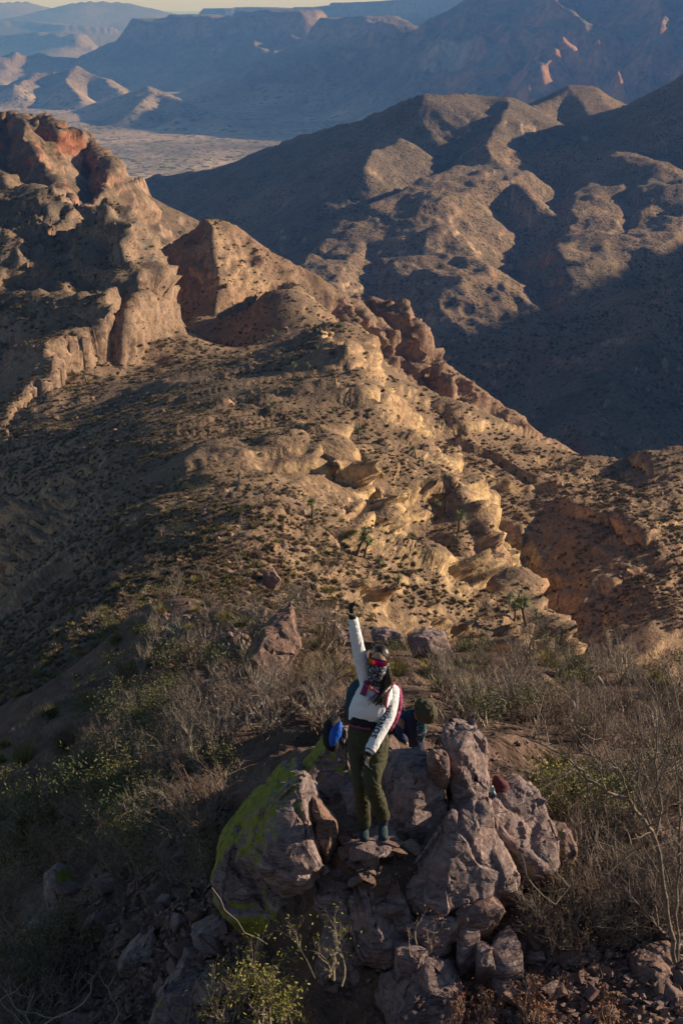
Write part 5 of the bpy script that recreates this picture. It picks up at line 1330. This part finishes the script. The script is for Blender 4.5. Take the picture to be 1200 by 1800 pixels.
wp('lettering', sleeve_text())
# trousers
bm = bmesh.new()
loft(bm, [(A_(644,1266,9.88), .134, .112), (A_(645,1280,9.87), .150, .128), (A_(645,1296,9.86), .158, .130), (A_(645,1310,9.84), .140, .115)])
loft(bm, [(J['hr'], .092, .100), (J['hr'].lerp(J['kr'], .5), .078, .084), (J['kr'], .064, .068), (J['kr'].lerp(J['ar'], .5), .060, .062), (J['ar'], .052, .054)])
loft(bm, [(J['hl'] + V_((.004, 0, 0)), .094, .102), (A_(660,1335,9.70), .088, .090), (J['kl'], .068, .072), (A_(664,1408,9.66), .064, .066), (J['al'] + V_((0, 0, .02)), .056, .058)])
wp('trousers', fuse(bm, 'trousers', M_GREEN, .009, 5, wr=.014, wf=22))
# boots
for a, toe, sh in ((J['al'], A_(673,1468,9.58), 0), (J['ar'], A_(640,1466,9.86), 1)):
    bm = bmesh.new(); heel = a + V_((0, .045, -.075)); toe = V_((toe.x, toe.y, heel.z + .005))
    loft(bm, [(a, .040, .046), (a + V_((0, .01, -.05)), .040, .055)]); loft(bm, [(heel, .036, .032), (heel.lerp(toe, .5), .040, .034), (toe, .040, .028)], side=V_((1, 0, 0)))
    bo = wp('boot', fuse(bm, 'boot', M_BOOT, .007, 3))
    bm = bmesh.new(); loft(bm, [(a + V_((0, 0, -.015)), .043, .049), (a + V_((0, 0, .035)), .042, .046)]); so = wp('sock', fuse(bm, 'sock', M_SOCK, .008, 2))
# gaiter, glasses, hair
bm = bmesh.new()
loft(bm, [(Hd(0, -.004, -.012), .079, .096), (Hd(0, -.008, -.04), .078, .101), (Hd(0, -.004, -.075), .072, .094), (Hd(0, .008, -.11), .066, .078), (J['nec'] + V_((0, .0, .005)), .072, .072), (J['nec'] + V_((0, 0, -.03)), .088, .080)], side=Hrot @ V_((1, 0, 0)))
wp('gaiter', fuse(bm, 'gaiter', M_GAIT, .007, 2, wr=.010, wf=40))
bm = bmesh.new(); gr = []
for i in range(25):
    a = R(-66 + 132 * i / 24); rr = .096; h = .030 - .010 * abs(i - 12) / 12; notch = .010 * max(0, 1 - abs(i - 12) / 3)
    row = []
    for j in range(7):
        z = -h + notch + (2 * h - notch) * j / 6; bul = .004 * (1 - (2 * j / 6 - 1) ** 2)
        for_r = rr + bul; row.append(Hd(math.sin(a) * for_r * .84, -math.cos(a) * for_r * 1.08, z + .012))
    gr.append([bm.verts.new(p) for p in row])
for i in range(24):
    for j in range(6): bm.faces.new((gr[i][j], gr[i + 1][j], gr[i + 1][j + 1], gr[i][j + 1]))
bmesh.ops.solidify(bm, geom=list(bm.faces), thickness=.003)
me = bpy.data.meshes.new('lens'); bm.to_mesh(me); bm.free(); me.materials.append(M_LENS); me.polygons.foreach_set('use_smooth', np.ones(len(me.polygons), bool))
gl = wp('sunglasses', me)
tp = [Hd(-.074, -.04, .028), Hd(-.05, -.08, .038), Hd(0, -.103, .040), Hd(.05, -.08, .038), Hd(.074, -.04, .028), Hd(.080, .02, .02)]
fo = strap('frame', tp, .007, .006, M_PRINT, gl); fo.matrix_parent_inverse = Matrix.Translation(-feet)
fo.matrix_parent_inverse = Matrix.Identity(4)
bm = bmesh.new()
for v in ell(bm, V_((0, 0, 0)), 1, 1, 1, None, 28):
    x, y, z = v.co; v.co = Hd(x * .084, .022 + y * .094, .026 + z * .104)
loft(bm, [(Hd(0, .08, .02), .05, .05), (Hd(.02, .085, -.06), .055, .045), (Hd(.05, .07, -.12), .045, .04)])
loft(bm, [(Hd(.062, .02, .0), .022, .03), (Hd(.078, .01, -.07), .028, .03), (A_(684,1204,9.80), .028, .028), (A_(673,1219,9.71), .024, .024), (A_(663,1229,9.67), .016, .016), (A_(655,1236,9.66), .006, .006)])
loft(bm, [(Hd(.07, .03, -.03), .02, .03), (A_(687,1198,9.84), .022, .026), (A_(679,1214,9.76), .020, .022), (A_(671,1232,9.69), .012, .012), (A_(669,1243,9.67), .004, .004)])
wp('hair', fuse(bm, 'hair', M_HAIR, .006, 3, wr=.004, wf=30))
ro = random.Random(3); ss = []
for k in range(46):                                                     # loose strands
    p = Hd(.055 + ro.gauss(0, .012), .0 + ro.gauss(0, .015), -.02); q = A_(684 + ro.gauss(0, 3), 1205, 9.77); e = A_(664 + ro.gauss(0, 8), 1234 + ro.gauss(0, 6), 9.69)
    prev = p
    for i in range(1, 9):
        t = i / 8; w = p * (1 - t) ** 2 + q * 2 * t * (1 - t) + e * t * t + V_((math.sin(t * 9 + k) * .006, math.cos(t * 7 + k) * .005, 0)); ss.append((prev, w, .0022, .0020)); prev = w
v, f = tubes(ss, 3); wp('hair_strands', mesh_np('hair_strands', v, f, M_HAIR, True))['kind'] = 'stuff'
# her pack, a thing of its own
pc = A_(655, 1235, 10.06)
PK = empty('backpack', pc); tag(PK, 'dark teal and magenta hiking pack worn by the woman with the raised arm', 'backpack')
def pp(o): o.matrix_parent_inverse = Matrix.Translation(-pc); return o
bm = bmesh.new(); loft(bm, [(A_(650,1200,10.10), .12, .06), (A_(648,1212,10.10), .165, .085), (A_(645,1240,10.08), .175, .10), (A_(648,1268,10.06), .15, .09)])
pp(link('pack_body', fuse(bm, 'pack_body', M_TEAL, .01, 4, wr=.012, wf=18), PK))
bm = bmesh.new(); loft(bm, [(A_(698,1212,9.98), .030, .05), (A_(700,1232,9.98), .034, .06), (A_(694,1258,9.96), .036, .06), (A_(684,1280,9.92), .03, .05)])
pp(link('side_panel', fuse(bm, 'side_panel', M_MAG, .008, 3, wr=.016, wf=40), PK))
def on_chest(pl): return [A_(x, y, Y) for x, y, Y in pl]
pp(strap('shoulder_strap', on_chest([(638,1208,9.98),(641,1200,9.87),(646,1197,9.83),(642,1208,9.78),(637,1222,9.74)]), .045, .012, M_MAG, PK))
pp(strap('shoulder_strap', on_chest([(692,1208,10.0),(688,1202,9.88),(682,1209,9.80),(677,1222,9.75),(674,1238,9.75),(676,1256,9.80)]), .050, .012, M_MAG, PK))
pp(strap('chest_strap', on_chest([(641,1204,9.78),(650,1209,9.715),(661,1216,9.70),(668,1219,9.71),(677,1224,9.74)]), .018, .006, M_MAG, PK))
pp(strap('buckle', on_chest([(647,1207,9.705),(653,1211,9.69)]), .024, .012, M_ORANGE, PK))
pp(strap('hip_belt', on_chest([(612,1262,9.90),(622,1268,9.755),(640,1272,9.73),(656,1275,9.74),(672,1274,9.80),(682,1268,9.90)]), .060, .02, M_BLACK, PK))
pp(strap('belt_trim', on_chest([(614,1272,9.86),(628,1278,9.725),(645,1281,9.715),(660,1281,9.74),(680,1276,9.86)]), .020, .016, M_MAG, PK))

# ------------------------------------------------------------------ the second hiker, bent over behind the outcrop
f2 = A_(728, 1372, 13.3); W2 = empty('person', f2)
tag(W2, 'hiker in navy jacket and olive hat crouching behind the outcrop, arm hanging down', 'person')
def w2(n, me, parent=W2):
    o = link(n, me, parent); o.matrix_parent_inverse = Matrix.Translation(-f2); return o
Y2 = 13.2; hd2 = A_(744, 1248, Y2 - .12)
bm = bmesh.new()
M2 = Matrix.Rotation(R(35), 3, 'Z') @ Matrix.Rotation(R(35), 3, 'X')
for v in ell(bm, V_((0, 0, 0)), 1, 1, 1, None, 22):
    x, y, z = v.co; pz_ = z * .11; nose = math.exp(-(x * .075) ** 2 / .0002 - (pz_ + .015) ** 2 / .0006) * max(0, -y)
    v.co = hd2 + M2 @ V_((x * .074 * (1 - .2 * max(0, -z)), y * .09 - .02 * nose, pz_))
sh = A_(722, 1266, Y2 - .05); loft(bm, [(hd2 + V_((-.03, .03, -.04)), .05, .05), (sh, .055, .055)])
loft(bm, [(sh, .12, .08), (A_(716, 1292, Y2), .12, .09), (A_(722, 1330, Y2 + .1), .12, .10)])
loft(bm, [(A_(704, 1268, Y2 - .12), .04, .04), (A_(704, 1290, Y2 - .2), .034, .034), (A_(714, 1309, Y2 - .3), .026, .026)])
hand(bm, A_(714, 1309, Y2 - .3), V_((.25, -.1, -1)), V_((.9, .2, 0)), 1, .35, 1.05)
loft(bm, [(A_(736, 1330, Y2 + .05), .07, .07), (A_(734, 1352, Y2 - .15), .06, .06), (A_(735, 1385, Y2), .045, .045)])
loft(bm, [(A_(712, 1335, Y2 + .05), .07, .07), (A_(708, 1355, Y2 - .15), .06, .06), (A_(712, 1388, Y2), .045, .045)])
w2('body', fuse(bm, 'body', M_SKIN2, .009, 3))
bm = bmesh.new()
loft(bm, [(A_(728, 1258, Y2 - .05), .10, .08), (A_(722, 1268, Y2 - .03), .150, .11), (A_(720, 1292, Y2), .140, .12), (A_(724, 1316, Y2 + .05), .135, .12), (A_(728, 1326, Y2 + .06), .13, .11)])
loft(bm, [(A_(706, 1266, Y2 - .08), .058, .056), (A_(702, 1286, Y2 - .18), .050, .048), (A_(711, 1304, Y2 - .28), .042, .040)])
w2('jacket', fuse(bm, 'jacket', M_NAVY, .010, 4, wr=.016, wf=20))
M_PAT, nt, b = nodes_mat('blue white print'); v = coords(nt); n1 = tex(nt, v, 16, 4, .6, 1.2)
nt.links.new(ramp(nt, n1, [(.44, (.018, .03, .07)), (.52, (.04, .16, .22)), (.60, (.45, .5, .58))]), b.inputs['Base Color']); b.inputs['Roughness'].default_value = .8
bm = bmesh.new(); loft(bm, [(A_(740, 1268, Y2 - .14), .045, .03), (A_(740, 1284, Y2 - .13), .055, .04), (A_(738, 1300, Y2 - .10), .04, .04)])
w2('printed_panel', fuse(bm, 'printed_panel', M_PAT, .009, 3))
bm = bmesh.new()
loft(bm, [(A_(728, 1322, Y2 + .05), .13, .11), (A_(736, 1332, Y2 + .04), .085, .09), (A_(735, 1352, Y2 - .14), .07, .07), (A_(735, 1385, Y2), .055, .055)]); loft(bm, [(A_(714, 1330, Y2 + .04), .085, .09), (A_(709, 1355, Y2 - .14), .07, .07), (A_(712, 1388, Y2), .055, .055)])
w2('trousers', fuse(bm, 'trousers', M_BLACK, .011, 4, wr=.012, wf=20))
bm = bmesh.new()
for v in ell(bm, V_((0, 0, 0)), 1, 1, 1, None, 24): v.co = hd2 + M2 @ V_((v.co.x * .098, .012 + v.co.y * .108, .045 + v.co.z * .068))
loft(bm, [(hd2 + M2 @ V_((0, -.03, .02)), .125, .15), (hd2 + M2 @ V_((0, -.03, .035)), .118, .14)], side=M2 @ V_((1, 0, 0)))
ell(bm, hd2 + V_((.065, -.02, -.005)), .075, .06, .05)
w2('hat', fuse(bm, 'hat', M_OLIVE, .009, 3, wr=.022, wf=20))
pc2 = A_(699, 1280, Y2 + .1); P2 = empty('backpack', pc2); tag(P2, 'dark pack with yellow tags on the back of the crouching hiker', 'backpack')
bm = bmesh.new(); loft(bm, [(A_(708, 1256, Y2 + .12), .08, .07), (A_(702, 1275, Y2 + .12), .11, .09), (A_(700, 1300, Y2 + .12), .10, .08)])
o = link('pack_body', fuse(bm, 'pack_body', M_BLACK, .011, 4, wr=.012, wf=20), P2); o.matrix_parent_inverse = Matrix.Translation(-pc2)
for q in ([(703, 1253, Y2 - .02), (704, 1262, Y2 - .06)], [(690, 1290, Y2), (693, 1298, Y2)]):
    o = strap('tag', on_chest(q), .025, .008, M_YELLOW, P2); o.matrix_parent_inverse = Matrix.Translation(-pc2)

# ------------------------------------------------------------------ packs left among the rocks
def pack(c, label, secs, mat, extra):
    e = empty('backpack', c); tag(e, label, 'backpack'); bm = bmesh.new(); loft(bm, secs)
    o = link('pack_body', fuse(bm, 'pack_body', mat, .011, 4, wr=.014, wf=18), e); o.matrix_parent_inverse = Matrix.Translation(-c)
    for nm, sc_, m in extra:
        bm = bmesh.new(); loft(bm, sc_); o = link(nm, fuse(bm, nm, m, .009, 3, wr=.012, wf=22), e); o.matrix_parent_inverse = Matrix.Translation(-c)
    return e
pack(A_(585, 1290, 10.9), 'black and bright blue pack propped behind the lichen slab left of the woman',
     [(A_(590, 1266, 11.0), .05, .05), (A_(583, 1278, 10.95), .075, .08), (A_(581, 1296, 10.9), .075, .08), (A_(583, 1312, 10.9), .06, .06)], M_BLACK,
     [('front_pocket', [(A_(597, 1272, 10.86), .025, .03), (A_(591, 1285, 10.83), .050, .045), (A_(586, 1300, 10.80), .042, .04), (A_(583, 1310, 10.80), .02, .02)], M_BLUE)])
pack(A_(878, 1390, 10.6), 'maroon bag with a white bottle behind the tall blocky boulder', [(A_(872, 1372, 10.7), .05, .05), (A_(882, 1386, 10.65), .07, .06), (A_(884, 1400, 10.6), .06, .05)], M_MAROON,
     [('bottle', [(A_(864, 1382, 10.5), .018, .018), (A_(867, 1398, 10.46), .026, .026)], M_PAT)])
print('people', round(time.time() - T0, 1))
